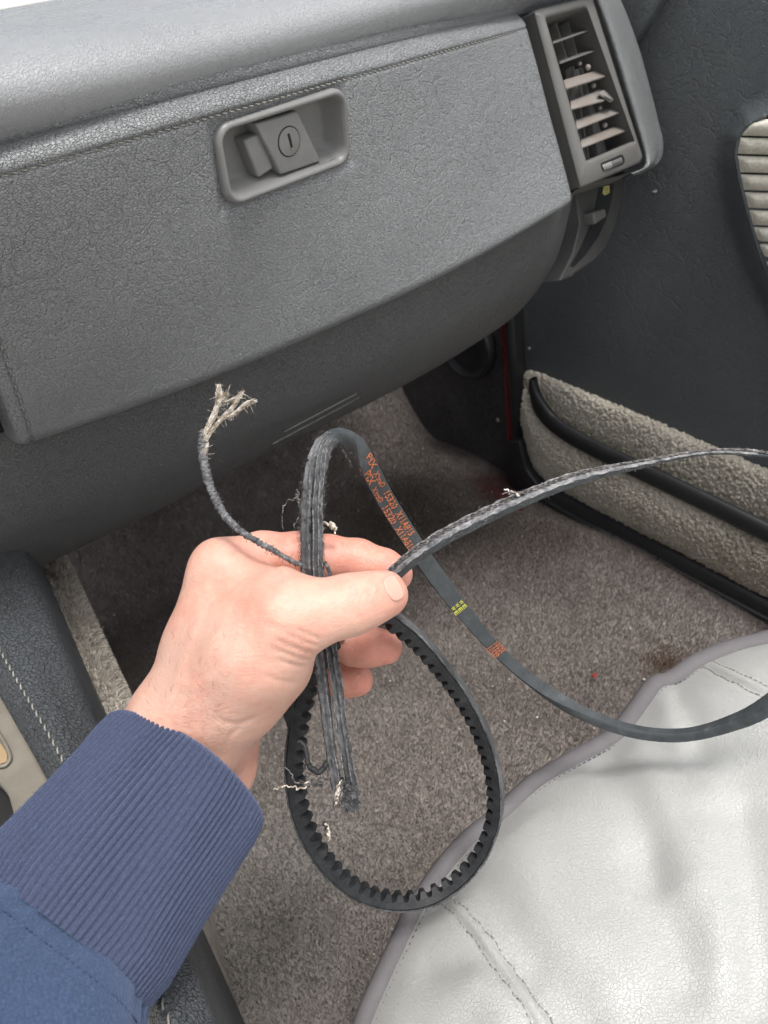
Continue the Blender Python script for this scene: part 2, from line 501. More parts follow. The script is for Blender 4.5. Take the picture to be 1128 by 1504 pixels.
# mid points let the top and bottom edges bow as in the photograph
def lid_pt(u, v, h=0.0):
    u = np.asarray(u, float)[..., None]; v = np.asarray(v, float)[..., None]
    P = (TL * (1 - u) * (1 - v) + TR * u * (1 - v) + BL * (1 - u) * v + BR * u * v)
    n = LN
    bow = .010 * 4 * np.clip(u, 0, 1) * (1 - np.clip(u, 0, 1))
    h = np.asarray(h, float)
    if h.ndim: h = h[..., None]
    P = P + n * (bow * .9 + h)
    P = P + np.array([0, 0, 1]) * (bow * (.5 - v) * 1.1)
    return P
LN = nrm(np.cross(TR - TL, BL - TL))
if np.dot(LN, CAM - TL) < 0: LN = -LN
def lid_uv(x, y):
    uv = np.array([.5, .5])
    for _ in range(12):
        p = proj(lid_pt(uv[0], uv[1])); e1 = proj(lid_pt(uv[0] + 1e-3, uv[1])); e2 = proj(lid_pt(uv[0], uv[1] + 1e-3))
        J = np.stack([(e1 - p) / 1e-3, (e2 - p) / 1e-3], 1)
        uv = uv + np.linalg.solve(J, np.array([x, y]) - p)
    return uv
LW = np.linalg.norm(TR - TL); LH = np.linalg.norm(BL - TL)
def rim(d, r):
    d = np.clip(d, 0, r)
    return r - np.sqrt(np.maximum(r * r - (r - d) ** 2, 0))
nu, nv_ = 360, 150
U = np.linspace(0, 1, nu); Vv = np.linspace(0, 1, nv_)
# finer sampling near the edges
U = U + .0; Vv = Vv + .0
UU, VV = np.meshgrid(U, Vv, indexing='ij')
dl, dr, dt, db = UU * LW, (1 - UU) * LW, VV * LH, (1 - VV) * LH
hh = -rim(dl, .004) - rim(dr, .008) - rim(dt, .0045) - rim(db, .015) * .95
hh += -.0016 * np.exp(-((dl - .0068) / .0010) ** 2) - .0013 * np.exp(-((dt - .0064) / .0010) ** 2) * (db > .03)
hh += .0006 * np.sin(UU * 13 + VV * 5) * np.sin(VV * 7)
LP = lid_pt(UU, VV, hh)
# opening for the latch recess
cs = [lid_uv(*p) for p in ((303, 196), (487, 137), (524, 228), (352, 292))]
C3 = [lid_pt(*c) for c in cs]
lc = sum(C3) / 4
lex = nrm((C3[1] - C3[0]) + (C3[2] - C3[3])); ln_ = nrm(np.cross(C3[1] - C3[3], C3[2] - C3[0]))
if np.dot(ln_, CAM - lc) < 0: ln_ = -ln_
ley = nrm(np.cross(ln_, lex))
if np.dot(ley, C3[0] - C3[3]) < 0: ley = -ley
la = (np.linalg.norm(C3[1] - C3[0]) + np.linalg.norm(C3[2] - C3[3])) / 4
lb = (np.linalg.norm(C3[0] - C3[3]) + np.linalg.norm(C3[1] - C3[2])) / 4
la *= 1.045; lb *= 1.03
D = LP - lc
lx, ly = D @ lex, D @ ley
inside = lambda x, y, g: (np.abs(x) < la - g) & (np.abs(y) < lb - g)
sdr = np.maximum(np.abs(lx) - la, np.abs(ly) - lb)
LP = LP - LN * (.0022 * np.exp(-(np.clip(sdr, 0, 1) / .0028) ** 2))[..., None] * (sdr > -.004)[..., None]
cin = inside(lx, ly, .0025)
keep = ~(cin[:-1, :-1] & cin[1:, :-1] & cin[1:, 1:] & cin[:-1, 1:])
lid = grid_obj('glovebox_door', LP, MAT['dash'], dash, keep=keep)
# side walls of the lid going back into the dash
def edge_wall(name, E, parent, back, mat, d=.03):
    return grid_obj(name, np.stack([E, E + back * d], 1), mat, parent)
bk = -LN
loop = np.vstack([LP[:, 0], LP[-1, 1:], LP[::-1, -1][1:], LP[0, ::-1][1:]])
grid_obj('lid_edge', np.stack([loop, loop + bk * .02], 1), MAT['dash'], lid)
# stitches along the top edge and the left edge
def stitch_line(pts3, n3, step, ln, mat, parent, name='stitching', r=.00035, zig=.0):
    P = cr(pts3, 400); s = np.concatenate([[0], np.cumsum(np.linalg.norm(np.diff(P, axis=0), axis=1))])
    paths = []
    k = 0; d = 0
    while d + ln < s[-1]:
        a_ = np.array([np.interp(d, s, P[:, i]) for i in range(3)]); b_ = np.array([np.interp(d + ln, s, P[:, i]) for i in range(3)])
        sd = nrm(np.cross(b_ - a_, n3)) * zig
        mid = (a_ + b_) / 2 + n3 * .0004
        paths.append(np.array([a_ - sd - n3 * .0003, mid, b_ + sd - n3 * .0003])); d += step
    return multi_tube(name, paths, [r] * len(paths), mat, parent, 5)
vt = .0064 / LH; ut = .0068 / LW
st1 = stitch_line([lid_pt(u, vt, -.0006) for u in np.linspace(.03, .97, 14)], LN, .0042, .0034, MAT['thread'], lid, zig=.0004)
st2 = stitch_line([lid_pt(ut, v, -.0006) for v in np.linspace(.1, .90, 8)], LN, .0055, .0040, MAT['thread'], lid, zig=.0003)
# latch recess
rc = .009
def rl(a_, b_, r_, h): return rrect(lc + ln_ * h, lex, ley, a_, b_, r_)
prof = [(la + .0002, lb + .0002, rc, -.004), (la + .0002, lb + .0002, rc, .0005), (la - .0008, lb - .0008, rc, .0020), (la - .0018, lb - .0018, rc - .001, .0023),
        (la - .0028, lb - .0028, rc - .002, .0016), (la - .0036, lb - .0036, rc - .002, -.0005), (la - .0048, lb - .0048, rc - .003, -.006), (la - .0075, lb - .0072, rc - .0035, -.0120), (la - .009, lb - .0085, rc - .004, -.0135)]
loops_obj('latch_recess', [rl(*p) for p in prof], MAT['plastic'], lid, cap=True)
lp = Pln(lc, ln_)
def quad_on(pl_, corners, h): return [pl_(x, y, h) for x, y in corners]
blk = quad_on(lp, [(375, 182), (438, 163), (472, 237), (413, 257)], -.0015)
prism('lock_plate', blk, ln_, .012, MAT['plastic'], lid, .0012, 3)
btn = quad_on(lp, [(358, 207), (383, 195), (403, 247), (380, 262)], -.0045)
prism('latch_button', btn, ln_, .009, MAT['plastic'], lid, .0014, 3)
kc = lp(425, 208, -.0012)
disc = [kc + lex * .0072 * math.cos(t) + ley * .0072 * math.sin(t) for t in np.linspace(0, 2 * math.pi, 40, endpoint=False)]
ring = [kc + (lex * math.cos(t) + ley * math.sin(t)) * .0078 - ln_ * .00015 for t in np.linspace(0, 2 * math.pi, 40, endpoint=False)]
prism('lock_ring', ring, ln_, .001, MAT['dark'], lid)
prism('lock_cylinder', [p + ln_ * .0004 for p in disc], ln_, .001, MAT['plastic'], lid, .0003, 2)
ks = [kc + ln_ * .00055 + lex * x + ley * y for x, y in ((-.0012, .0042), (.0005, .0042), (.0012, .0000), (.0018, -.0044), (.0002, -.0044), (-.0004, 0))]
prism('keyhole', ks, ln_, .0006, MAT['dark'], lid)
ks2 = [kc + ln_ * .0007 + lex * x + ley * y for x, y in ((.0003, -.0030), (.0014, -.0034), (.0017, -.0042), (.0004, -.0042))]
prism('keyhole_edge', ks2, ln_, .0003, MAT['brass'], lid)

# top of the dash: runs from the groove above the glovebox to the windscreen
YG = TL[1] + .012
gpx = [(-330, 262), (-60, 226), (120, 187), (250, 155), (400, 113), (520, 78), (640, 43), (775, 6), (880, -24)]
gy_ = np.linspace(YG - .01, TR[1] + .016, len(gpx))
prof_t = [(.034, -.020), (.014, -.012), (.008, -.004), (.000, .002), (-.008, .009), (-.0115, .017), (-.008, .0245), (.004, .031), (.028, .0355), (.08, .037), (.13, .036), (.22, .032), (.34, .026), (.50, .018)]
secs = []
for (x, y), Yv in zip(gpx, gy_):
    G = hit(x, y, 1, Yv)
    secs.append([G + np.array([0, a_, b_]) for a_, b_ in prof_t])
DT = loft(secs, 160, 90)
grid_obj('dash_top', DT, MAT['dashtop'], dash)
# backing inside the groove round the lid
bkp = [[lid_pt(u, v, -.020) for v in (.03, .3, .7, .98)] for u in np.linspace(-.5, 1.06, 30)]
grid_obj('dash_backing', np.array(bkp), MAT['dark'], dash)
# leather lip above the lid, between groove and stitching
lip = np.array([[lid_pt(u, vv_, h_) for vv_, h_ in ((-.05, -.024), (-.05, -.014), (-.035, -.0115), (-.01, -.0115), (.02, -.014))] for u in np.linspace(-.4, 1.0, 60)])
grid_obj('lid_surround', lip, MAT['dash'], dash)
# neighbouring centre panel of the dash, left of the glovebox
cpn = []
for u in np.linspace(0, 1, 40):
    row = []
    for v in np.linspace(0, 1, 60):
        dd = .4 * u
        h_ = -rim(np.array((u) * .3), .008) - rim(np.array(v * LH), .007) - rim(np.array((1 - v) * LH), .020)
        row.append(lid_pt(-.028 - dd, v * .985 + .0, float(h_) - .004))
    cpn.append(row)
grid_obj('center_panel', np.array(cpn), MAT['dash'], dash)

# knee panel under the glovebox: from the lid's lower edge down and forward
kp_px_top = [(47, 645), (250, 563), (450, 478), (650, 390), (780, 330), (853, 304)]
kp_X = [.070, .165, .27, .375, .445, .49]
kn_bot = [(72, 826), (240, 745), (400, 660), (550, 588), (660, 528), (738, 478)]
secs = []
for i, ((x, y), X) in enumerate(zip(kp_px_top, kp_X)):
    P_ = hit(x, y, 0, X)
    u8 = (X - XL) / (.49 - XL)
    top = lid_pt(u8, .90, -.026)
    P_ = lid_pt(u8, .985, -.0165)
    x2, y2 = kn_bot[i]
    # the bottom lies about 9 cm further forward, 12 cm down
    Yb = P_[1] + .06
    Bt = hit(x2, y2, 1, Yb)
    mid = P_ * .5 + Bt * .5 + LN * .012
    q1 = P_ * .78 + Bt * .22 + LN * .006
    q3 = P_ * .2 + Bt * .8 + LN * .008
    fwd = np.array([0, 1., 0])
    secs.append([top, P_ + fwd * .003, q1, mid, q3, Bt, Bt + fwd * .012 - np.array([0, 0, .004]), Bt + fwd * .05 - np.array([0, 0, .001]), Bt + fwd * .25 + np.array([0, 0, .03])])
for u_ in (-.10, -.45):
    T0, P1 = lid_pt(u_, .90, -.028), lid_pt(u_, .985, -.0175)
    secs.insert(0, [T0, P1] + [P1 + (np.asarray(q9) - secs[-len(kp_X)][1]) for q9 in secs[-len(kp_X)][2:]])
secs.append([np.asarray(q9) + np.array([.022, .002, .004]) for q9 in secs[-1]])
KN = loft(secs, 140, 110)
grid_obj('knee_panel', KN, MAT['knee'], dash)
# two thin bright trim edges along the knee panel's lower lip
def seg_tube(name, pxs, d0, d1, r, mat, parent, n=14, seg=6):
    ds = np.linspace(d0, d1, len(pxs))
    return tube(name, [at(x, y, d) for (x, y), d in zip(pxs, ds)], r, mat, parent, seg, n)

# ---------------------------------------------------------------- air vent at the end of the dash
vTL = hit(783, 14, 0, .500); vBL = hit(852, 278, 0, .500)
vn = nrm(np.cross(vBL - vTL, (TR - TL)))
vp = Pln(vTL, vn); vn = vp.n
vent = mesh_obj('air_vent_body', vp(850, 120, -.052) + np.array([[-.03, 0, 0], [.03, 0, 0], [0, 0, .04]]), [(0, 1, 2)], MAT['dark'], dash)
bpy.data.objects.remove(vent)
def quadloop(cs_, r, n=6):
    out = []
    cs_ = [np.array(c, float) for c in cs_]
    for i, c in enumerate(cs_):
        a_ = cs_[i - 1]; b_ = cs_[(i + 1) % len(cs_)]
        ri = r[i] if isinstance(r, (list, tuple)) else r
        p = c + (a_ - c) / np.linalg.norm(a_ - c) * ri; q_ = c + (b_ - c) / np.linalg.norm(b_ - c) * ri
        for k in range(n + 1):
            t = k / n
            out.append((1 - t) ** 2 * p + 2 * t * (1 - t) * c + t * t * q_)
    return out
def densify(loop_, m_):
    out = []
    for i in range(len(loop_)):
        a_ = np.array(loop_[i]); b_ = np.array(loop_[(i + 1) % len(loop_)])
        for k in range(m_): out.append(a_ + (b_ - a_) * k / m_)
    return out
outer = quadloop([(783, 15), (869, -6), (946, 236), (852, 277)], [6, 4, 10, 5])
inner = quadloop([(801, 27), (861, 11), (931, 207), (861, 237)], [5, 7, 4, 4])
frame = []
frame.append([vp(x, y, 0) - vn * .03 for x, y in outer])
frame.append([vp(x, y, -.0012) for x, y in outer])
sh = lambda L, k: [np.array(p) + (np.mean(L, axis=0) - p) * k for p in L]
frame.append([vp(x, y, .0004) for x, y in sh(outer, .025)])
frame.append([vp(x, y, .0006) for x, y in sh(inner, -.07)])
frame.append([vp(x, y, .0010) for x, y in sh(inner, -.03)])
frame.append([vp(x, y, -.0012) for x, y in inner])
frame.append([vp(x, y, -.0012) - vn * .045 for x, y in inner])
av = loops_obj('air_vent', frame, MAT['vent'], dash)
back_ = [vp(x, y, -.0012) - vn * .040 for x, y in inner]
mesh_obj('vent_duct', back_, [tuple(range(len(back_)))], MAT['dark'], av, smooth=False)
Z6 = lambda x, y: (760 + x / 4.7, y / 4.7)
def slab(name, c4, hs, th, mat, parent, bevel=.0003):
    P = [vp(*Z6(*c), h) for c, h in zip(c4, hs)]
    n_l = nrm(np.cross(P[1] - P[0], P[3] - P[0]))
    if np.dot(n_l, CAM - P[0]) < 0: n_l = -n_l
    return prism(name, P, n_l, th, mat, parent, bevel, 2)
for c4 in ([(335, 610), (610, 522), (566, 478), (318, 552)], [(372, 752), (604, 690), (580, 612), (366, 694)], [(412, 888), (704, 774), (660, 732), (400, 830)], [(444, 1016), (746, 900), (704, 858), (436, 962)]):
    slab('vent_slat', c4, (-.004, -.004, -.012, -.012), .0012, MAT['slat'], av)
slab('broken_slat', [(560, 640), (648, 700), (702, 664), (620, 604)], (-.003, -.002, -.009, -.012), .0012, MAT['slat'], av)
for c4 in ([(244, 292), (520, 194), (518, 184), (242, 280)], [(290, 432), (578, 328), (575, 316), (288, 420)]):
    slab('vent_slat', c4, (-.006, -.006, -.014, -.014), .0010, MAT['vent'], av)
for a_, b_, w_ in (((265, 155), (340, 402), 7), ((345, 146), (412, 375), 7), ((385, 455), (492, 1096), 8), ((447, 470), (556, 1070), 8), ((590, 520), (626, 640), 5), ((690, 780), (722, 862), 5), ((330, 560), (480, 1100), 5)):
    slab('vent_vane', [(a_[0], a_[1]), (a_[0] + w_, a_[1]), (b_[0] + w_, b_[1]), b_], (-.018,) * 4, .008, MAT['vent'], av)
slab('vane_link', [(400, 480), (446, 462), (618, 1042), (566, 1064)], (-.021,) * 4, .002, MAT['plastic'], av)
def ball(name, c, r, mat, parent, sq=(1, 1, 1)):
    b = bmesh.new(); bmesh.ops.create_icosphere(b, subdivisions=3, radius=r)
    me = bpy.data.meshes.new(name); b.to_mesh(me); b.free()
    for p in me.polygons: p.use_smooth = True
    me.materials.append(mat); o = bpy.data.objects.new(name, me); COL.objects.link(o)
    o.matrix_world = Matrix.Translation(Vector(c)) @ Matrix.Diagonal((*sq, 1))
    o.parent = parent
    return o
for (x, y), r in (((430, 440), .0016), ((486, 466), .0023), ((524, 590), .0021), ((568, 745), .0018), ((602, 864), .0022)):
    ball('vane_knob', vp(*Z6(x, y), -.011), r, MAT['slat'], av)
tube('adjust_stick', [vp(*Z6(560, 642), -.006), vp(*Z6(655, 690), .001)], .0011, MAT['vent'], av, 8, 6)
# thumbwheel in its slot
sl_ = quadloop([(882, 240), (914, 226), (918, 234), (917, 241), (886, 252)], 3, 3)
prism('wheel_slot', [vp(x, y, .0009) for x, y in sl_], vn, .0006, MAT['dark'], av)
tw0, tw1 = np.array([887, 246.5]), np.array([913, 236.0])
for k in range(13):
    c = tw0 + (tw1 - tw0) * k / 12
    lo, hi = c + (1.2, 4.2), c + (-1.4, -4.4)
    z_ = .0016 + .0012 * math.sin(math.pi * (k + 1) / 14)
    tube('wheel_tooth', [vp(*lo, z_ - .0008), vp(*((lo + hi) / 2), z_), vp(*hi, z_ - .0008)], .00048, MAT['metal'] if k < 6 else MAT['plastic'], av, 5, 5)
# leather bolster wrapping the end of the dash
inn = [(862, -40), (872, -2), (888, 42), (904, 92), (920, 145), (936, 198), (945, 230), (944, 246), (926, 254)]
out = [(885, -70), (896, -25), (918, 30), (936, 82), (950, 133), (962, 180), (969, 212), (963, 240), (936, 257)]
secs = []
for (x0, y0), (x1, y1) in zip(inn, out):
    m_ = lambda k: (x0 + (x1 - x0) * k, y0 + (y1 - y0) * k)
    secs.append([vp(x0, y0, -.006), vp(*m_(.12), .0005), vp(*m_(.35), .0030), vp(*m_(.65), .0015), vp(*m_(.92), -.006), vp(*m_(1.0), -.014), vp(*m_(1.0), -.014) - vn * .05, vp(*m_(.9), -.014) - vn * .12])
grid_obj('end_bolster', loft(secs, 90, 50), MAT['dash'], dash)
# underside of the vent housing
und = [[vp(x, y, -.002), vp(x, y, -.002) - vn * .02 - np.array([0, 0, .004]), vp(x, y, -.002) - vn * .06] for x, y in ((846, 279), (880, 266), (925, 253), (946, 240))]
grid_obj('vent_underside', loft(und, 16, 8), MAT['vent'], dash)
# plate with the air lever below the vent
pl2 = Pln(vTL - vn * .026, nrm(vn + np.array([0, 0, -.15])))
plate = [(846, 282), (880, 264), (921, 250), (917, 280), (911, 308), (902, 338), (890, 364), (872, 384), (850, 399), (826, 413), (822, 412), (842, 372), (852, 330)]
ap = prism('lever_plate', [pl2(x, y) for x, y in plate], pl2.n, .02, MAT['endplate'], dash, .0025, 3)
slot = [(881, 268), (903, 262), (899, 290), (893, 316), (880, 346), (862, 372), (843, 392), (838, 391), (852, 366), (864, 340), (873, 312), (878, 290)]
prism('lever_slot', [pl2(x, y, .0006) for x, y in slot], pl2.n, .001, MAT['black'], ap)
prism('air_lever', [pl2(x, y, .010) for x, y in ((871, 312), (889, 306), (892, 318), (874, 330))], pl2.n, .010, MAT['vent'], ap, .0015, 3)
ym = [(887, 274), (895, 272), (895.5, 283), (888.5, 287), (885.5, 284)]
prism('lever_mark', [pl2(x, y, .0009) for x, y in ym], pl2.n, .0003, MAT['yellow'], ap, 0)
for k in range(3):
    y0 = 276.5 + k * 3
    prism('mark_line', [pl2(x, y, .0011) for x, y in ((888, y0 + .6), (893.6, y0 - .8), (893.6, y0), (888, y0 + 1.4))], pl2.n, .0002, MAT['black'], ap, 0)
prism('trim_clip', [pl2(x, y, -.004) for x, y in ((826, 408), (840, 397), (846, 398), (842, 404), (824, 413))], pl2.n, .004, MAT['metal'], dash, .0008)
# bright edge lines under the knee panel
def on_knee(name, a_, b_, r, mat):
    P = [hit(x, y, 1, .412) for x, y in (a_, b_)]
    return tube(name, P, r, mat, dash, 6, 6)
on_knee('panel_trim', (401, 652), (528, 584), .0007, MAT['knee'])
on_knee('panel_trim', (418, 634), (524, 578), .0004, MAT['plastic'])
finish(dash)

# ---------------------------------------------------------------- kick panel, pillar
XK = .655
kx = np.linspace(hit(748, 600, 0, .655)[1], 1.0, 60); kz = np.linspace(0.0, .62, 60)
KP = np.array([[[XK + .004 * math.sin(a_ * 20) * math.sin(b_ * 14) - .02 * max(0, (a_ - .75)) , a_, b_] for b_ in kz] for a_ in kx])
kick = grid_obj('kick_panel', KP, MAT['kick'])
tag(kick, 'dark carpeted side lining of the footwell below the dashboard', 'side panel')
spk = Pln(np.array([XK - .004, .6, .3]), np.array([-1., 0, 0]))
sc_ = spk(688, 503); sr = .048
ey_, ez_ = np.array([0, 1., 0]), np.array([0, 0, 1.])
spkroot = None
def circ(c, r, h, n=48): return [c + ey_ * r * math.cos(t) + ez_ * r * math.sin(t) + np.array([-h, 0, 0]) for t in np.linspace(0, 2 * math.pi, n, endpoint=False)]
sp = loops_obj('speaker_cover', [circ(sc_, sr, 0), circ(sc_, sr, .010), circ(sc_, sr * .95, .014), circ(sc_, sr * .84, .013), circ(sc_, sr * .78, .006), circ(sc_, sr * .5, .009), circ(sc_, sr * .1, .010)], MAT['black'], kick, cap=True)
scw = hit(731, 617, 0, XK - .004)
ball('screw', scw, .003, MAT['metal'], kick, (.4, 1, 1))
# red body flange between kick panel and door opening
def ribbon(name, pxs, X0, wpx, th, mat, parent=None, X1=None):
    P = cr([hit(x, y, 0, X0) for x, y in pxs], 30)
    Wv = np.array([hit(x + wpx, y, 0, X0) - hit(x, y, 0, X0) for x, y in pxs])
    W_ = cr(Wv, 30)
    rows = [P - W_ * .5 + np.array([.02, 0, 0]), P - W_ * .5, P - W_ * .3 - np.array([th, 0, 0]), P + W_ * .3 - np.array([th, 0, 0]), P + W_ * .5, P + W_ * .5 + np.array([.02, 0, 0])]
    return grid_obj(name, np.stack(rows, 1), mat, parent)
pil = empty('door_pillar', hit(760, 690, 0, .652), 'red painted body flange with black rubber seal at the front of the door opening', 'door pillar')
ribbon('body_flange', [(737, 440), (743, 500), (749, 600), (753, 700), (755, 720)], .650, 13, .003, MAT['red'], pil)
ribbon('door_seal', [(748, 440), (753, 500), (759, 600), (764, 660), (770, 700)], .648, 11, .008, MAT['black'], pil)
finish(pil)
prev = None

# ---------------------------------------------------------------- sill
sill = empty('door_sill', (.63, .2, .0), 'black sill trim with red painted edge between the carpet and the open door', 'door sill')
sp_ = [(764, 640), (772, 690), (790, 712), (840, 742), (900, 772), (1000, 826), (1128, 894), (1300, 985)]
P = cr([hit(x, y, 0, .640) for x, y in sp_], 80)
rows = [P + np.array([.03, 0, .012]), P + np.array([.004, 0, .010]), P + np.array([-.004, 0, .002]), P + np.array([-.006, 0, -.012]), P + np.array([-.006, 0, -.06])]
grid_obj('sill_trim', np.stack(rows, 1), MAT['black'], sill)
tube('sill_edge', [hit(x, y, 0, .634) for x, y in ((748, 655), (757, 690), (775, 715), (830, 752), (900, 790), (1000, 842), (1128, 910), (1300, 1000))], .0035, MAT['black'], sill, 10, 60)
blk2 = [(742, 650), (762, 648), (772, 690), (790, 715), (784, 742), (765, 738), (748, 716), (740, 690)]
prism('sill_end_cap', [hit(x, y, 0, .628) for x, y in blk2], np.array([-1., 0, 0]), .02, MAT['black'], sill, .003)
rp = [(700, 712), (732, 716), (762, 738), (768, 746), (745, 741), (715, 728)]
prism('painted_sill_edge', [hit(x, y, 2, .019) for x, y in rp], np.array([0, 0, 1.]), .02, MAT['red'], sill, .002)
finish(sill)

# ---------------------------------------------------------------- door
door = empty('passenger_door', (.66, .2, .02), 'dark leather car door with beige loop carpet pocket, right of the footwell', 'car door')
XD = .668
dpx = np.linspace(745, 1330, 200); dpy = np.linspace(-140, 1080, 300)
from_poly = [(1200, 118), (1128, 138), (1084, 156), (1056, 192), (1048, 235), (1058, 300), (1076, 365), (1100, 425), (1128, 478), (1200, 600), (1420, 600), (1420, 118)]
def sdist(x, y, poly):
    P = np.array(poly, float); d = 1e9; ins = False; n = len(P)
    for i in range(n):
        a_, b_ = P[i], P[(i + 1) % n]; e_ = b_ - a_; w_ = np.array([x, y]) - a_
        t = np.clip(w_ @ e_ / (e_ @ e_), 0, 1); d = min(d, np.hypot(*(w_ - e_ * t)))
        if (a_[1] > y) != (b_[1] > y) and x < (b_[0] - a_[0]) * (y - a_[1]) / (b_[1] - a_[1]) + a_[0]: ins = not ins
    return d if ins else -d
def sm(t): t = min(1, max(0, t)); return t * t * (3 - 2 * t)
rows = []
for x in dpx[::2]:
    r_ = []
    for y in dpy[::2]:
        dx = .022 * sm(sdist(x, y, from_poly) / 38) if x > 1000 and 60 < y < 640 else 0
        dx += .006 * math.exp(-((y - 520 + (x - 900) * .1) / 140) ** 2)
        p = hit(x, y, 0, XD - dx)
        if p[1] > .70: p = p
        r_.append(p)
    rows.append(r_)
rows = np.array(rows)
grid_obj('door_panel', rows, MAT['door'], door)
# top roll of the door / corner trim behind the dash end
prism('corner_trim', [hit(x, y, 0, XD - .014) for x, y in ((900, -80), (1010, -80), (975, -8), (950, 34), (928, 66), (905, 40))], np.array([-1., 0, 0]), .012, MAT['door'], door, .003, 3)
# ribbed fabric pad: each rib its own piece
ribL = lambda y: np.interp(y, [172, 182, 200, 226, 262, 300, 340, 386, 420], [1128, 1102, 1088, 1083, 1089, 1098, 1109, 1124, 1140])
ribs = [(174, 199), (202, 226), (229, 253), (256, 279), (282, 305), (308, 330), (333, 354), (357, 378), (381, 402)]
for (ya, yb) in ribs:
    n1, n2 = 40, 9
    R_ = []
    for i in range(n1):
        row = []
        for j in range(n2):
            y = ya + (yb - ya) * j / (n2 - 1)
            x0 = float(ribL(y)); x = x0 + (1290 - x0) * i / (n1 - 1)
            yy = y + (x - 1090) * .03
            h_ = .0045 * math.sin(math.pi * j / (n2 - 1)) ** .5 * min(1, i / 2 + .05) + .0006 * rnd.random()
            row.append(hit(x, yy, 0, XD - .0235 - h_))
        R_.append(row)
    grid_obj('fabric_rib', np.array(R_), MAT['ribfab'], door)
bk_ = np.array([[hit(x, y, 0, XD - .0228) for y in np.linspace(170, 410, 20)] for x in (0, 1)])
ol = [(float(ribL(y)) - 2.5, y) for y in np.linspace(169, 415, 30)]
bkg = np.array([[hit(x, y, 0, XD - .0225), hit(1300, y + 6, 0, XD - .0225)] for x, y in ol])
grid_obj('pad_backing', bkg, MAT['black'], door)
tube('pad_welt', [hit(x, y, 0, XD - .0232) for x, y in ol], .0016, MAT['door'], door, 8, 60)
# carpet pocket
top_c = [(767, 556), (782, 543), (830, 560), (880, 582), (950, 612), (1040, 652), (1128, 690), (1300, 765)]
bar_c = [(770, 570), (792, 602), (816, 628), (860, 652), (930, 686), (1030, 734), (1128, 782), (1300, 866)]
bot_c = [(768, 610), (776, 652), (792, 690), (842, 724), (920, 766), (1020, 816), (1128, 872), (1300, 960)]
A_, B_, C_ = (cr([list(p) for p in L], 120) for L in (top_c, bar_c, bot_c))
up_rows, lo_rows = [], []
for i in range(120):
    up_rows.append([hit(*A_[i], 0, XD - .002), hit(*(A_[i] * .85 + B_[i] * .15), 0, XD - .008), hit(*(A_[i] * .5 + B_[i] * .5), 0, XD - .008), hit(*(B_[i]), 0, XD - .002)])
    lo_rows.append([hit(*B_[i], 0, XD - .030), hit(*(B_[i] * .66 + C_[i] * .34), 0, XD - .036), hit(*(B_[i] * .33 + C_[i] * .67), 0, XD - .036), hit(*C_[i], 0, XD - .026), hit(*C_[i], 0, XD - .004)])
UPG = loft(up_rows[::3] + [up_rows[-1]], 150, 30); LOG = loft(lo_rows[::3] + [lo_rows[-1]], 150, 40)
cu = grid_obj('carpet_lining', UPG, MAT['pile'], door)
cl = grid_obj('pocket_front', LOG, MAT['pile'], door)
def loops_pile(name, G, count, r, parent, outn):
    b = bmesh.new(); bmesh.ops.create_icosphere(b, subdivisions=1, radius=1)
    bv = np.array([v.co[:] for v in b.verts]); bf = np.array([[v.index for v in f.verts] for f in b.faces]); b.free()
    nu_, nv2 = G.shape[:2]
    # pick points with even density by area
    A0 = np.linalg.norm(np.cross(G[1:, :-1] - G[:-1, :-1], G[:-1, 1:] - G[:-1, :-1]), axis=-1).ravel()
    k = rng.choice(len(A0), count, p=A0 / A0.sum())
    i, j = k // (nv2 - 1), k % (nv2 - 1)
    s, t = rng.random((2, count, 1))
    P = G[i, j] * (1 - s) * (1 - t) + G[i + 1, j] * s * (1 - t) + G[i, j + 1] * (1 - s) * t + G[i + 1, j + 1] * s * t
    sc = r * (.6 + .8 * rng.random((count, 1, 1)))
    an = rng.standard_normal((count, 3)); an = nrm(an)
    V0 = bv[None] * sc
    el = (V0 @ an[..., None]) * an[:, None] * .5
    V = V0 + el + (P + np.asarray(outn) * r * (.1 + .9 * rng.random((count, 1))))[:, None]
    Fc = (bf[None] + (np.arange(count) * len(bv))[:, None, None]).reshape(-1, 3)
    o = mesh_obj(name, V.reshape(-1, 3), Fc, MAT['pile'], parent)
    o['kind'] = 'stuff'
    return o
loops_pile('carpet_loops', UPG, 11000, .0020, cu, (-1, 0, 0))
loops_pile('carpet_loops', LOG, 17000, .0020, cl, (-1, 0, 0))
# black bar along the pocket's upper rim
Bp = cr([hit(x, y, 0, XD - .038) for x, y in [(783, 556), (785, 574), (796, 602), (818, 626)] + bar_c[3:]], 120)
phi = np.linspace(0, 2 * math.pi, 20, endpoint=False)
Tb = nrm(np.gradient(Bp, axis=0)); Nb = nrm(np.cross(Tb, np.array([1., 0, 0])))
taper = np.clip(np.linspace(0.25, 9, 120), 0, 1)
Q_ = Bp[:, None] + Nb[:, None] * (np.sign(np.cos(phi)) * np.abs(np.cos(phi)) ** .7 * .0115)[None, :, None] * taper[:, None, None] + np.array([1., 0, 0]) * (np.sin(phi) * .006)[None, :, None]
grid_obj('pocket_bar', Q_, MAT['black'], door, cv=True)
ball('door_screw', hit(778, 513, 0, XD - .003), .0055, MAT['black'], door, (.5, 1, 1))
ball('door_screw', hit(777, 512, 0, XD - .006), .0022, MAT['metal'], door, (.5, 1, 1))
finish(door)

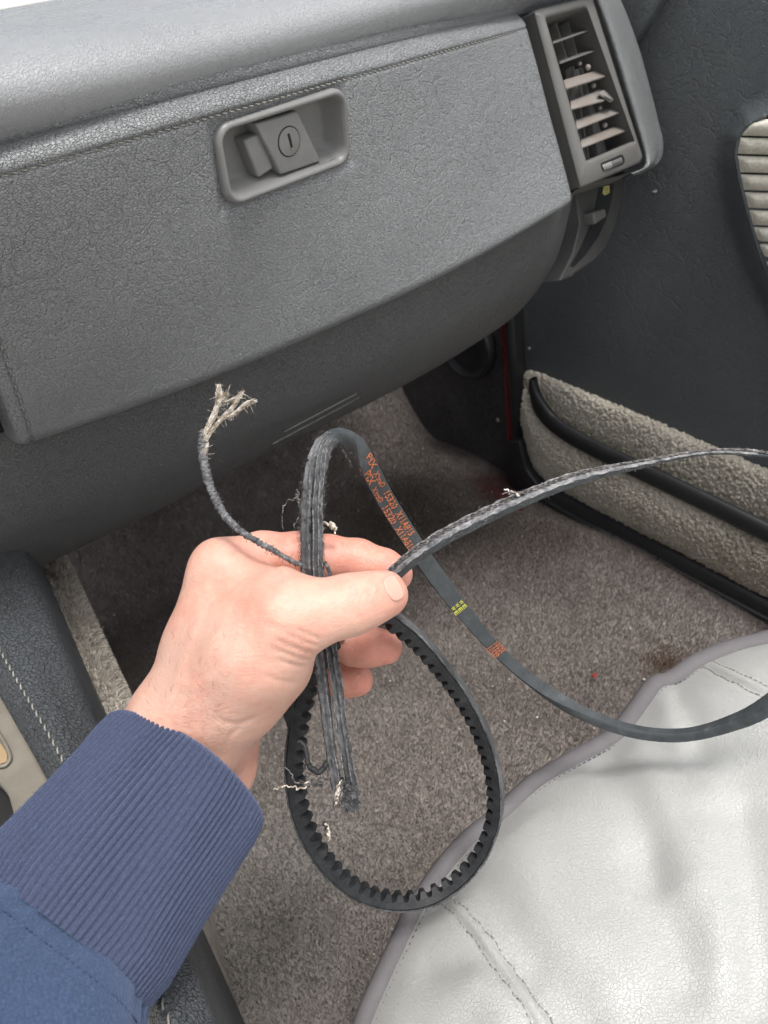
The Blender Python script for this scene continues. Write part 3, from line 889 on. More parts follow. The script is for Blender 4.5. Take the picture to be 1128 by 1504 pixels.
# ---------------------------------------------------------------- centre console
con = empty('center_console', (.0, .25, .0), 'black leather console with pale stitching and bronze trim, left of the footwell', 'console')
cx = {'r': [(-10, 680), (47, 815), (100, 940), (153, 1064), (238, 1280), (325, 1504), (370, 1620)],
      'd': [(-60, 690), (0, 792), (58, 930), (113, 1064), (200, 1280), (285, 1504), (330, 1620)],
      's': [(-130, 740), (-60, 850), (20, 990), (98, 1128), (170, 1300), (250, 1504), (290, 1620)],
      'g': [(-150, 770), (-78, 880), (2, 1012), (81, 1149), (155, 1320), (232, 1504), (272, 1620)]}
secs = []
for i in range(7):
    r_ = hit(*cx['r'][i], 2, .325); d_ = hit(*cx['d'][i], 2, .350); s_ = hit(*cx['s'][i], 2, .357); g_ = hit(*cx['g'][i], 2, .352)
    secs.append([r_ + np.array([-.01, 0, -.3]), r_ + np.array([.0, 0, -.05]), r_, r_ * .4 + d_ * .6 + np.array([.003, 0, .004]), d_, d_ * .5 + s_ * .5 + np.array([0, 0, .002]), s_ + np.array([0, 0, .0005]), g_, g_ + np.array([-.004, 0, -.006]), g_ + np.array([-.006, 0, -.02])])
grid_obj('side_bolster', loft(secs, 90, 70), MAT['console'], con)
sp3 = [hit(*p, 2, .3575) for p in cx['s']]
stitch_line(sp3, np.array([0, 0, 1.]), .0058, .0040, MAT['thread'], con, zig=.0006, r=.0005)
tube('seam_fold', [p + np.array([-.0015, 0, -.0008]) for p in sp3], .0011, MAT['console'], con, 6, 80)
tp = [(-80, 900), (3, 1022), (78, 1158), (60, 1200), (30, 1240), (22, 1210), (10, 1165), (-10, 1140), (-80, 1100)]
tf = prism('trim_frame', [hit(x, y, 2, .350) for x, y in tp], np.array([0, 0, 1.]), .012, MAT['bronze'], con, .0025, 3)
prism('trim_recess', [hit(x, y, 2, .3508) for x, y in [(-60, 1040), (-6, 1082), (11, 1106), (10, 1118), (0, 1122), (-60, 1112)]], np.array([0, 0, 1.]), .002, MAT['brass'], tf, 0)
tube('trim_ridge', [hit(x, y, 2, .3515) for x, y in [(-40, 1020), (0, 1080), (14, 1108), (12, 1120), (0, 1126), (-40, 1118)]], .0010, MAT['bronze'], tf, 6, 40)
base_ = prism('switch_well', [hit(x, y, 2, .335) for x, y in [(-120, 1060), (60, 1140), (60, 1300), (-120, 1400)]], np.array([0, 0, 1.]), .03, MAT['dark'], con, 0)
# carpeted tunnel side showing as a pale strip between console and footwell
rr_ = [(30, 700), (84, 826), (130, 932), (178, 1052), (222, 1270), (298, 1504), (340, 1620)]
secs = []
for i in range(7):
    r_ = hit(*cx['r'][i], 2, .325)
    e_ = hit(*rr_[i], 2, .255)
    secs.append([r_ + np.array([-.02, 0, -.065]), e_ + np.array([-.012, 0, .002]), e_ + np.array([-.002, 0, 0]), e_ + np.array([.003, 0, -.008]), e_ + np.array([.002, 0, -.05]), e_ + np.array([.0, 0, -.27])])
TG = loft(secs, 120, 50)
tc = grid_obj('tunnel_carpet', TG, MAT['tunnelcarpet'], con)
def pile_on(name, G, count, L, wd, mat, lean, parent, flip=1):
    A0 = np.cross(G[1:, :-1] - G[:-1, :-1], G[:-1, 1:] - G[:-1, :-1]); a0 = np.linalg.norm(A0, axis=-1)
    k = rng.choice(a0.size, count, p=a0.ravel() / a0.sum()); i, j = np.unravel_index(k, a0.shape)
    s, t = rng.random((2, count, 1))
    P = G[i, j] * (1 - s) * (1 - t) + G[i + 1, j] * s * (1 - t) + G[i, j + 1] * (1 - s) * t + G[i + 1, j + 1] * s * t
    N = nrm(A0[i, j]); N = N * np.where((N @ np.array([.6, 0, 1.]))[:, None] < 0, -1, 1)
    return pile(name, P, N, L, wd, mat, lean, parent)
tpile = pile_on('carpet_fibres', TG[:86, :30], 42000, .0055, .0004, MAT['tunnelcarpet'], 1.2, tc, -1)
tpile['kind'] = 'stuff'
finish(con)

# ---------------------------------------------------------------- seat
seat = empty('passenger_seat', (.25, -.1, .0), 'pale grey leather seat cushion with mauve grey piping, lower right', 'car seat')
ed = [(1420, 900), (1290, 915), (1200, 926), (1128, 944), (1078, 956), (1030, 976), (1000, 996), (985, 1004), (966, 1010), (944, 1040), (908, 1084), (850, 1118), (790, 1154), (740, 1200), (690, 1240), (648, 1290), (612, 1345), (586, 1400), (562, 1452), (540, 1504), (515, 1580), (480, 1680)]
ZS = .248
Ed = cr([hit(x, y, 2, ZS) for x, y in ed], 300)
folds = [  # px line, width px, height (m)
    ([(985, 1010), (1010, 1050), (1025, 1090)], 16, -.0035), ([(962, 1018), (985, 1060), (1000, 1100)], 16, .003),
    ([(880, 1105), (912, 1150), (945, 1215), (960, 1290)], 22, -.0045), ([(930, 1120), (975, 1200), (1000, 1290)], 26, .004),
    ([(962, 1256), (985, 1357), (1010, 1440)], 26, -.004), ([(1085, 1200), (1107, 1362), (1125, 1480)], 28, -.007),
    ([(1050, 1180), (1062, 1290), (1075, 1400)], 30, .005), ([(760, 1230), (800, 1330), (900, 1430)], 34, .003),
    ([(700, 1290), (780, 1400), (860, 1500)], 22, -.003), ([(700, 1450), (725, 1470), (740, 1500)], 32, .006),
    ([(640, 1420), (700, 1410), (770, 1430)], 20, -.003), ([(1128, 1080), (1090, 1120), (1060, 1160)], 30, -.003)]
seamA = [(600, 1300), (640, 1318), (676, 1352), (712, 1402), (748, 1452), (782, 1504), (820, 1570)]
seamA2 = [(636, 1296), (662, 1316), (698, 1348), (738, 1398), (776, 1450), (812, 1504), (850, 1570)]
seamB = [(990, 958), (1038, 982), (1082, 1004), (1128, 1026), (1200, 1060)]
seamB2 = [(1012, 950), (1050, 972), (1094, 992), (1128, 1008), (1200, 1040)]
def pld(X, Y, L):
    P = cr([list(p) for p in L], 60); d = np.full(X.shape, 1e9)
    for i in range(len(P) - 1):
        a_, b_ = P[i], P[i + 1]; e_ = b_ - a_
        t = np.clip(((X - a_[0]) * e_[0] + (Y - a_[1]) * e_[1]) / (e_ @ e_), 0, 1)
        d = np.minimum(d, np.hypot(X - a_[0] - t * e_[0], Y - a_[1] - t * e_[1]))
    return d
ns = 260
ss = np.linspace(0, 1, ns) ** 1.25
EN = Ed[:, None, :] + np.stack([0 * ss, -ss * .50, 0 * ss], -1)[None]
rise = .034 * (1 - np.exp(-(ss * .5) / .035)) + .012 * np.sin(np.clip(ss * 1.2, 0, 1) * math.pi)
EN[..., 2] += rise[None]
cc = (EN - CAM) @ RC
PX = cc[..., 0] / np.maximum(cc[..., 2], .05) * F_PX + 564; PY = cc[..., 1] / np.maximum(cc[..., 2], .05) * F_PX + 752
okm = cc[..., 2] > .15
dz = np.zeros(PX.shape)
for L, w_, h_ in folds: dz += .95 * h_ * np.exp(-(pld(PX, PY, L) / (w_ * 1.5)) ** 2)
for L in (seamA, seamA2, seamB, seamB2): dz -= .0022 * np.exp(-(pld(PX, PY, L) / 3.2) ** 2)
for L, L2 in ((seamA, seamA2), (seamB, seamB2)):
    mid_ = [((a_[0] + b_[0]) / 2, (a_[1] + b_[1]) / 2) for a_, b_ in zip(L, L2)]
    dz += .0022 * np.exp(-(pld(PX, PY, mid_) / 11) ** 2)
dz += .0008 * np.sin(EN[..., 0] * 60 + EN[..., 1] * 34) * np.sin(EN[..., 1] * 47 + 1) + .0002 * np.sin(EN[..., 0] * 190 + 2 * np.sin(EN[..., 1] * 90))
EN[..., 2] += np.where(okm, dz, 0) * np.clip(ss * 30, 0, 1)[None]
grid_obj('seat_cushion', EN, MAT['seat'], seat)
# piping tube and skirt
pipe_r = np.linspace(.0085, .0055, 8)
V_, F_ = tube_geo(Ed + np.array([0, .002, -.002]), pipe_r, 12)
mesh_obj('seat_piping', V_, F_, MAT['piping'], seat)
sk = np.stack([Ed + np.array([0, .004, -.003]), Ed + np.array([0, .004, -.03]), Ed + np.array([0, -.02, -.12]), Ed * [1, 1, 0] + np.array([0, -.05, .02])], 1)
grid_obj('seat_skirt', sk, MAT['piping'], seat)
stitch_line([Ed[i] + np.array([0, -.0045, .004]) for i in range(0, 300, 6)], np.array([0, 0, 1.]), .0036, .0024, MAT['darkthread'], seat, r=.00035, name='edge_stitching')
def surf_pts(L):
    out_ = []
    for x, y in cr([list(p) for p in L], 24):
        d2 = (PX - x) ** 2 + (PY - y) ** 2 + (~okm) * 1e9
        i, j = np.unravel_index(np.argmin(d2), d2.shape); out_.append(EN[i, j] + np.array([0, 0, .0004]))
    return out_
for L in (seamA, seamB, seamA2, seamB2):
    stitch_line(surf_pts(L[0:])[1:-1], np.array([0, 0, 1.]), .0036, .0026, MAT['thread'], seat, r=.0003, name='seam_stitching')
finish(seat)

# ================================================================ THE DRIVE BELT
belt = empty('drive_belt', at(465, 800, .29), 'broken black toothed rubber drive belt with orange print and frayed cords, held in the hand', 'drive belt')
class Strip:
    """a curve given by (photo x, photo y, distance) with the direction its back faces"""
    def __init__(s, pts, nr, n):
        P = np.array([at(*p[:3]) for p in pts]); N = np.array([cdir(*v) for v in nr])
        s.P = cr(np.hstack([P, N]), n)
        s.N = nrm(s.P[:, 3:]); s.P = s.P[:, :3]
        s.T = nrm(np.gradient(s.P, axis=0))
        s.N = nrm(s.N - (s.N * s.T).sum(1, keepdims=True) * s.T)
        s.W = np.cross(s.T, s.N)
        s.s = np.concatenate([[0], np.cumsum(np.linalg.norm(np.diff(s.P, axis=0), axis=1))])
        s.len = s.s[-1]
    def ev(s, d):
        f = lambda A: np.stack([np.interp(d, s.s, A[:, i]) for i in range(3)], -1)
        return f(s.P), nrm(f(s.T)), nrm(f(s.N)), nrm(f(s.W))
    def pt(s, d, w_, h_):
        P, T, N, W_ = s.ev(np.asarray(d, float))
        return P + W_ * np.asarray(w_, float)[..., None] + N * np.asarray(h_, float)[..., None]
def sweep(name, S, sec, mat, parent, noise=0.0, edge=0.0, n=None, smooth_n=0):
    """sec: closed outline (w, h) pairs or function of position 0..1"""
    n = n or len(S.P)
    d = np.linspace(0, S.len, n)
    rows = []
    for k, dk in enumerate(d):
        sc_ = sec(dk / S.len) if callable(sec) else sec
        sc_ = np.array(sc_, float)
        rows.append(sc_)
    rows = np.array(rows)
    nz_ = rng.standard_normal(rows.shape)
    if smooth_n:
        kf = np.hanning(smooth_n + 2)[1:-1]; kf /= np.sqrt((kf ** 2).sum())
        nz_ = np.apply_along_axis(lambda c: np.convolve(c, kf, mode='same'), 0, nz_)
    rows = rows + noise * nz_
    P, T, N, W_ = S.ev(d)
    V = P[:, None] + W_[:, None] * rows[..., :1] + N[:, None] * rows[..., 1:]
    m_ = rows.shape[1]
    F = [tuple(f) for f in grid_faces(n, m_, False, True)]
    F.append(tuple(range(m_))[::-1]); F.append(tuple((n - 1) * m_ + np.arange(m_)))
    o = mesh_obj(name, V.reshape(-1, 3), F, mat, parent, recalc=True)
    o.data.set_sharp_from_angle(angle=math.radians(42))
    return o
def trap(wb, wt, h0, h1, r=.0006):
    """trapezoid outline: back (outer) width wb at h1, inner width wt at h0"""
    a_, b_ = wb / 2, wt / 2
    return [(-b_, h0), (0, h0), (b_, h0), (a_, h1 - r), (a_ - r, h1), (a_ * .4, h1), (-a_ * .4, h1), (-a_ + r, h1), (-a_, h1 - r)]
# --- the cogged loop hanging below the thumb
loop_pts = [(560, 893, .300), (577, 909, .303), (610, 936, .312), (645, 975, .322), (680, 1022, .334), (710, 1080, .345), (727, 1140, .354), (728, 1200, .359), (708, 1254, .362), (668, 1298, .364), (618, 1322, .363), (562, 1322, .359), (510, 1298, .353), (468, 1252, .347), (441, 1195, .342), (432, 1130, .337), (438, 1062, .332), (453, 1005, .328), (474, 958, .325), (494, 936, .323), (506, 932, .323)]
lp_a = np.array([p[:2] for p in loop_pts], float)
tg = np.gradient(lp_a, axis=0); tg /= np.linalg.norm(tg, axis=1, keepdims=True)
sx = np.array([-.30, -.02, -1.0])
lp_n = []
for k, t in enumerate(tg):
    nx, ny = t[1], -t[0]                                   # outward in the picture
    v = np.array([nx, ny, 0]); v = v - sx * (v @ sx) / (sx @ sx); lp_n.append(tuple(v))
LS = Strip(loop_pts, lp_n, 400)
WB, WT = .0086, .0070
loop_band = sweep('cogged_band', LS, trap(WB, WT, -.0012, .0021), MAT['rubber'], belt, noise=.00004)
sweep('cord_layer', LS, trap(WB + .0003, WB + .0003, .0022, .0029, .0003), MAT['strip'], belt, noise=.00010)
pitch = .0063; nt_ = int(LS.len / pitch)
hT = .0036
for k in range(nt_):
    d0 = (k + .5) * pitch
    prof_ = [(-.5, -.0012), (-.38, -.0014), (-.30, -.0021), (-.26, -.0031), (-.22, -.0041), (-.16, -.0045), (.16, -.0045), (.22, -.0041), (.26, -.0031), (.30, -.0021), (.38, -.0014), (.5, -.0012)]
    V, F = [], []
    jx = rnd.uniform(-.02, .02)
    for side in (-1, 1):
        for (u_, h_) in prof_:
            wv = (WT / 2 + (h_ + .0012) * .32 - .00002) * side
            V.append(LS.pt(d0 + (u_ + jx * (abs(u_) < .45)) * pitch, wv, h_ + (.00001)))
    m_ = len(prof_)
    for i in range(m_ - 1): F.append((i, i + 1, m_ + i + 1, m_ + i))
    F.append(tuple(range(m_))[::-1]); F.append(tuple(m_ + np.arange(m_)))
    o = mesh_obj('tooth', V, F, MAT['rubber'], loop_band, recalc=True)
    o.data.set_sharp_from_angle(angle=math.radians(50))
# --- the printed strand: over the top, down to the right, out of the frame and back to the thumb
st = [((482, 652, .301), (-.35, -.75, -.6)), ((489, 642, .304), (-.15, -.9, -.45)), ((503, 642, .309), (.25, -.75, -.6)), ((520, 657, .318), (.30, -.30, -.9)), ((541, 690, .331), (.12, -.05, -1)), ((570, 740, .346), (.0, 0, -1)),
      ((605, 795, .358), (0, 0, -1)), ((643, 850, .368), (0, 0, -1)), ((686, 905, .378), (0, 0, -1)), ((732, 957, .388), (.05, -.05, -1)), ((790, 1007, .396), (.2, -.25, -1)),
      ((850, 1045, .400), (.3, -.8, -.6)), ((925, 1073, .398), (.15, -1, -.32)), ((1000, 1080, .390), (.05, -1, -.25)), ((1070, 1064, .378), (-.1, -1, -.3)), ((1135, 1032, .366), (-.4, -.8, -.5)),
      ((1230, 950, .350), (-.9, -.3, -.3)), ((1290, 830, .335), (-1, .2, -.2)), ((1255, 720, .322), (-.6, .6, -.4)), ((1190, 682, .314), (0, .6, -.8)), ((1128, 668, .308), (.1, -.3, -1)),
      ((1040, 665, .302), (.1, -.7, -.8)), ((935, 684, .297), (-.1, -.8, -.7)), ((850, 703, .294), (-.2, -.8, -.75)), ((770, 733, .292), (-.25, -.75, -.75)), ((700, 765, .291), (-.3, -.75, -.75)), ((640, 797, .291), (-.3, -.75, -.8)), ((592, 832, .294), (-.3, -.7, -.8)), ((565, 862, .298), (-.3, -.7, -.8))]
SS = Strip([p for p, _ in st], [n_ for _, n_ in st], 900)
SPXY = np.array([proj(p) for p in SS.P])
_i0 = int(.55 * 900)
_k = np.arange(900); _xs = SPXY[:, 0]
_ret = np.where(_k > int(np.argmax(_xs[:]) ), _xs, 2000)
def ret_w(t):
    x = np.interp(np.asarray(t) * SS.len, SS.s, _ret)
    w_ = np.interp(x, [560, 740, 850, 930, 985, 1040, 1128, 1290, 1990, 2000], [.56, .60, .54, .34, .22, .18, .26, .6, .95, 1.0])
    h_ = np.interp(x, [560, 740, 850, 930, 985, 1040, 1128, 1290, 1990, 2000], [.62, .55, .46, .32, .24, .22, .24, .6, .9, .9])
    return w_, h_
def sec_s(t):
    # the belt thins out where its lower layers have torn away near the right edge of the picture
    d = t * SS.len
    wide, thin = ret_w(t)
    wide = wide * np.interp(t, [0, .03], [.55, 1]); thin = thin * np.interp(t, [0, .03], [.6, 1])
    wide = wide * np.interp(t, [.17, .24, .42, .5], [1, .74, .74, 1]); thin = thin * np.interp(t, [.17, .24, .42, .5], [1, .8, .8, 1])
    a_ = .0043 * wide; h = .0034 * thin
    return [(-a_ * .82, -h), (0, -h), (a_ * .82, -h), (a_, h * .2), (a_ * .97, h * .8), (a_ * .9, h), (a_ * .3, h), (-a_ * .3, h), (-a_ * .9, h), (-a_ * .97, h * .8), (-a_, h * .2)]
strand = sweep('printed_strand', SS, sec_s, MAT['beltback'], belt, noise=.00003)
def frac_at(x, y):
    pp = np.array([proj(p) for p in SS.P]); return pp
SPX = frac_at(0, 0)
def s_at(x, y, lo=0, hi=1.0):
    k0, k1 = int(lo * 900), int(hi * 900)
    return SS.s[k0 + int(np.argmin(((SPX[k0:k1] - [x, y]) ** 2).sum(1)))]
# torn grey cord face along the strand that comes back to the thumb
d_a, d_b = s_at(1110, 668, .55), SS.len
paths, rad = [], []
for k in range(19):
    off = -.0042 + .0084 * k / 18
    dd_ = np.linspace(d_a, d_b, 120)
    sc2, hh2 = ret_w(dd_ / SS.len)
    wob = .00025 * np.sin(dd_ * 900 + k) + .00012 * rng.standard_normal(120)
    paths.append(SS.pt(dd_, off * sc2 * .95 + wob, .0034 * hh2 + .00012 * rng.random(120))); rad.append(.00030)
multi_tube('exposed_cords', paths, rad, MAT['cordgrey'], strand, 5, .12)
# pale frayed weave along its middle
paths = []
for k in range(3):
    dd_ = np.linspace(s_at(1128, 668, .55), SS.len, 320)
    off = (.0000 + .0011 * k) + .00045 * np.sin(dd_ * 2600 + k * 2)
    sc2, hh2 = ret_w(dd_ / SS.len)
    paths.append(SS.pt(dd_, off * sc2, .0036 * hh2 + .0006 + .00015 * np.cos(dd_ * 2600 + k * 2)))
multi_tube('frayed_weave', paths, [.00026] * 3, MAT['greyfibre'], strand, 4, .3)
# fuzz along a strip
def fuzz(name, S, d0, d1, count, w_, h_, L, r, mat, parent, lean=1.0):
    paths = []
    for _ in range(count):
        d = rnd.uniform(d0, d1); sgn = rnd.choice((-1, 1))
        kw, kh = ret_w(d / SS.len) if S is SS else (1, 1)
        p = S.pt(d, w_ * kw * sgn * rnd.uniform(.85, 1), h_ * kh * rnd.uniform(-.6, 1))
        P, T, N, W_ = S.ev(d)
        v = nrm(W_ * sgn * rnd.uniform(.2, 1) * lean + N * rnd.uniform(-.4, 1) + T * rnd.uniform(-1.4, 1.4))
        l_ = L * rnd.uniform(.3, 1)
        c = nrm(np.array([rnd.gauss(0, 1) for _ in range(3)])) * l_ * .25
        paths.append(np.array([p, p + v * l_ * .5 + c, p + v * l_]))
    return multi_tube(name, paths, [[r, r * .7, r * .3]] * len(paths), mat, parent, 3)
fuzz('edge_fuzz', SS, d_a, SS.len, 420, .0052, .0034, .0018, .00010, MAT['greyfibre'], strand)
fuzz('edge_fuzz', SS, 0, s_at(700, 920, 0, .5), 260, .0056, .003, .0010, .00009, MAT['greyfibre'], strand)
# frayed sliver standing up near (745,730) and ragged top near (900,690)
def wisp(name, pxs, r, mat, parent, n=14, jit=.00035, seg=5):
    P = cr([at(*p) for p in pxs], n) + jit * rng.standard_normal((n, 3))
    return tube(name, list(P), r, mat, parent, seg, n * 2)
wisp('frayed_sliver', [(768, 722, .289), (752, 724, .2885), (737, 726, .288)], [.0006, .0005, .0002], MAT['greyfibre'], strand)
wisp('frayed_sliver', [(762, 728, .289), (748, 721, .2885), (740, 720, .288)], [.0005, .0004, .0002], MAT['fibre'], strand)
# --- print on the belt's back
def text_mesh(body):
    cu = bpy.data.curves.new('t', 'FONT'); cu.body = body; cu.size = 1.0; cu.resolution_u = 3
    cu.offset = .024
    o = bpy.data.objects.new('t', cu); COL.objects.link(o)
    dg = bpy.context.evaluated_depsgraph_get(); me = o.evaluated_get(dg).to_mesh()
    b = bmesh.new(); b.from_mesh(me)
    o.evaluated_get(dg).to_mesh_clear()
    bmesh.ops.triangulate(b, faces=b.faces)
    long_ = [e_ for e_ in b.edges if e_.calc_length() > .35]
    if long_: bmesh.ops.subdivide_edges(b, edges=long_, cuts=2)
    bmesh.ops.triangulate(b, faces=b.faces)
    V = np.array([v.co[:] for v in b.verts]); F = [tuple(v.index for v in f.verts) for f in b.faces]
    b.free(); bpy.data.objects.remove(o); bpy.data.curves.remove(cu)
    return V, F
def print_along(name, body, d0, length, w0, hgt, mat, sgn=1, cross=False, hoff=.0001):
    """text running along the belt; w0 = where its base line lies across the belt"""
    V, F = text_mesh(body)
    x, y = V[:, 0] - V[:, 0].min(), V[:, 1]
    cap = .73
    if not cross:
        d = d0 + x / x.max() * length; w_ = w0 + y / cap * hgt * sgn
    else:
        d = d0 - y / cap * length * sgn; w_ = w0 + x / x.max() * hgt * sgn
    d = np.clip(d, 0, SS.len)
    t = d / SS.len
    th = np.interp(t, [0, .03, .5], [.55, .9, .9]) * .0036
    return mesh_obj(name, SS.pt(d, w_, th + hoff), F, mat, strand, smooth=False, recalc=False)
dA = s_at(531, 676, 0, .4); dB = s_at(604, 793, 0, .4)
Lp = dB - dA
# which side of the strip faces up-right in the picture
P_, T_, N_, W_ = SS.ev(s_at(570, 740, 0, .4))
sgn = 1 if (proj(P_ + W_ * .005) - proj(P_)) @ np.array([1, -1]) > 0 else -1
for row, (w0, sh_) in enumerate(((.0003, -.003), (-.0036, .004))):
    w0 *= sgn
    print_along('printed_text', 'PIX', dA + sh_, Lp * .16, w0, .0036, MAT['orange'], sgn)
    print_along('printed_text', "X'tra\u00ae", dA + sh_ + Lp * .20, Lp * .18, w0 + .0002 * sgn, .0025, MAT['orange'], sgn)
    print_along('printed_text', '15320', dA + sh_ + Lp * .45, Lp * .20, w0, .0033, MAT['orange'], sgn)
    print_along('printed_text', 'X11A815', dA + sh_ + Lp * .70, Lp * .28, w0, .0033, MAT['orange'], sgn)
print_along('printed_text', '-- -', dA - .002, Lp * .10, -.0051 * sgn, .0012, MAT['orange'], sgn)
dY = s_at(676, 890, .1, .5)
for k in range(2):
    for j in range(3):
        print_along('printed_letter', 'WE'[k], dY - .004 + k * .0030, .0022, (-.0038 + j * .0025) * sgn, .0020, MAT['yprint'], sgn)
dO = s_at(727, 950, .1, .5)
for j in range(4):
    print_along('printed_number', '12765', dO - .0046 + j * .0003, .0074 , (-.0038 + .0019 * j) * sgn, .0016, MAT['orange'], sgn)
# --- the torn double strand hanging in front of the fingers
fp = [(488, 641, .3035), (474, 656, .2995), (464, 690, .2955), (459, 735, .2925), (458, 790, .2905), (460, 850, .2915), (467, 905, .2950), (478, 960, .2980), (486, 1020, .2990), (494, 1085, .300), (501, 1128, .301), (505, 1156, .302)]
fn_ = [(-.1, -.85, -.55), (-.5, -.55, -.7), (-.35, -.2, -.95)] + [(-.12, 0, -1)] * 9
FS = Strip(fp, fn_, 300)
def lobe(c0, half, h0, h1, groove=0):
    def f(t):
        sp_ = np.interp(t, [0, .55, .75, 1], [1, 1, 1.15, 1.25])
        c = c0 * np.interp(t, [0, .05, .5, .62, 1], [.55, .9, 1, 1.15, 1.35])
        wv = half * np.interp(t, [0, .05, .6, 1], [.7, 1, 1, .85])
        r = []
        for (u_, h_) in ((-1, -.5), (-.6, -1), (.6, -1), (1, -.5), (1.02, .1), (.92, .62), (.6, .95), (.25, .85 - groove), (0, .72 - groove), (-.25, .9 - groove * .5), (-.6, 1), (-.92, .7), (-1.02, .1)):
            r.append((c + u_ * wv, (h0 + h1) / 2 + h_ * (h1 - h0) / 2))
        return r
    return f
def torn(name, S, sec, mat, parent, amp, n=520):
    wob = rng.standard_normal((n, 2)); kk = np.hanning(9); kk /= np.sqrt((kk ** 2).sum())
    wob = np.stack([np.convolve(wob[:, i], kk, mode='same') for i in range(2)], 1)
    cut = np.minimum(0, wob + .6) * .00035
    def sec2(t):
        k = min(n - 1, int(t * n)); q_ = sec(t); c = np.mean([p[0] for p in q_])
        return [(p[0] - np.sign(p[0] - c) * (-cut[k, 0] if p[0] > c else -cut[k, 1]) * (abs(p[0] - c) > .0012), p[1]) for p in q_]
    o = sweep(name, S, sec2, mat, parent, noise=amp, n=n, smooth_n=13)
    return o
wl, wr = (.0024, -.0027)
Pm, Tm, Nm, Wm = FS.ev(FS.len * .5)
lf = 1 if (proj(Pm + Wm * .005) - proj(Pm))[0] < 0 else -1      # +W is on the left in the picture
torn('torn_strip', FS, lobe(.0022 * lf, .0022, -.0022, .0024), MAT['strip'], belt, .00012)
torn('torn_strip', FS, lobe(-.0021 * lf, .0020, -.0028, .0018, .25), MAT['strip'], belt, .00016)
# narrow raised ridges running down the face
pr = []
for off, hh_ in ((.0009, .0020), (-.0009, .0016), (-.0030, .0017), (-.0043, .0010)):
    dd_ = np.linspace(.004, FS.len * .98, 260)
    sc2 = np.interp(dd_ / FS.len, [0, .05, .5, .62, 1], [.55, .9, 1, 1.15, 1.3])
    pr.append(FS.pt(dd_, off * lf * sc2 + .0002 * np.sin(dd_ * 300 + off * 9e3) + .00003 * rng.standard_normal(260), hh_ + .00006 * rng.standard_normal(260)))
multi_tube('raised_ridge', pr, [.00040, .00035, .00035, .0003], MAT['torn'], belt, 5, .15)
fuzz('strip_fuzz', FS, .0, FS.len, 900, .0047, .0022, .0017, .00009, MAT['greyfibre'], belt)
# fabric brush at the end of the right strip
paths = []
e0, e1 = at(499, 1146, .3010), at(521, 1140, .3030)
f0, f1 = at(505, 1189, .303), at(527, 1184, .305)
for _ in range(900):
    s, t = rnd.random(), rnd.random()
    a_ = e0 * (1 - s) + e1 * s; b_ = f0 * (1 - s) + f1 * s
    p = a_ * (1 - t) + b_ * t + CAM * 0 + np.array([rnd.gauss(0, .0003) for _ in range(3)]) + (RC @ np.array([0, 0, rnd.uniform(-.0015, .0015)]))
    v = nrm((b_ - a_) + .012 * np.array([rnd.gauss(0, 1) for _ in range(3)])) * rnd.uniform(.001, .0028)
    paths.append(np.array([p, p + v]))
multi_tube('frayed_brush', paths, [.00018] * len(paths), MAT['torn'], belt, 3)
cl_ = [e0, (e0 + e1) / 2, e1, f1, (f0 + f1) / 2, f0]
cl_ = [p + RC @ np.array([0, 0, .0012]) for p in cl_]
prism('brush_core', cl_, -(RC @ np.array([0, 0, 1.])), .002, MAT['rubber'], belt, .0006)
# --- loose cord standing up to the left, ending in pale tufts
cord_px = [(452, 834, .2895), (425, 822, .2885), (392, 803, .286), (358, 783, .285), (333, 760, .286), (316, 732, .288), (305, 700, .290), (299, 672, .291), (298, 650, .292), (302, 632, .292)]
cP = cr([at(*p) for p in cord_px], 150) + .00010 * rng.standard_normal((150, 3))
V_, F_ = tube_geo(cP, [.00075, .0010, .0011, .0012, .0014, .0015, .0017, .0018, .0016], 9, .16)
mesh_obj('loose_cord', V_, F_, MAT['torn'], belt)
prr = [(cP[int(k)], cP[int(k)] + nrm(rng.standard_normal(3)) * rnd.uniform(.0012, .0030)) for k in rng.uniform(2, 149, 230)]
multi_tube('cord_fuzz', [np.array([a_, (a_ + b_) / 2 + .0003 * rng.standard_normal(3), b_]) for a_, b_ in prr], [.00010] * len(prr), MAT['greyfibre'], belt, 3)
def tuft(pxs, r, mat, n=26, spread=1.0, wisps=26, core=True):
    C = cr([at(*p) for p in pxs], 40)
    paths, rad = [], []
    for k in range(n * 3):
        ph_ = rnd.uniform(0, 6.28); rr_ = r * math.sqrt(rnd.random()) * spread
        tw = rnd.uniform(5, 9)
        tt = np.linspace(0, 1, 40)
        a1 = RC @ np.array([1, 0, 0.]); a2 = RC @ np.array([0, .3, 1.])
        env = .75 + .5 * tt * np.sin(tt * 9 + ph_)
        P = C + (np.cos(ph_ + tw * tt) * rr_ * env)[:, None] * a1 + (np.sin(ph_ + tw * tt) * rr_ * env)[:, None] * a2 + .00010 * rng.standard_normal((40, 3))
        e_ = 40 - rnd.randint(0, 5)
        paths.append(P[:e_]); rad.append(.00011)
    for k in range(wisps):
        p = C[rnd.randint(4, 39)]; v = nrm(rng.standard_normal(3)) * rnd.uniform(.0015, .0045)
        paths.append(np.array([p, p + v * .6 + .0005 * rng.standard_normal(3), p + v])); rad.append(.00006)
    return multi_tube('frayed_tuft', paths, rad, mat, belt, 4, .2)
tuft([(301, 650, .2915), (304, 632, .291), (312, 612, .290), (320, 590, .289), (321, 565, .288)], .0014, MAT['fibre'], 30)
tuft([(318, 600, .289), (326, 586, .2885), (334, 576, .288)], .0008, MAT['fibre'], 14)
tuft([(303, 645, .292), (314, 628, .2915), (328, 612, .291), (340, 600, .290), (349, 586, .290), (355, 576, .289)], .0011, MAT['fibre'], 24)
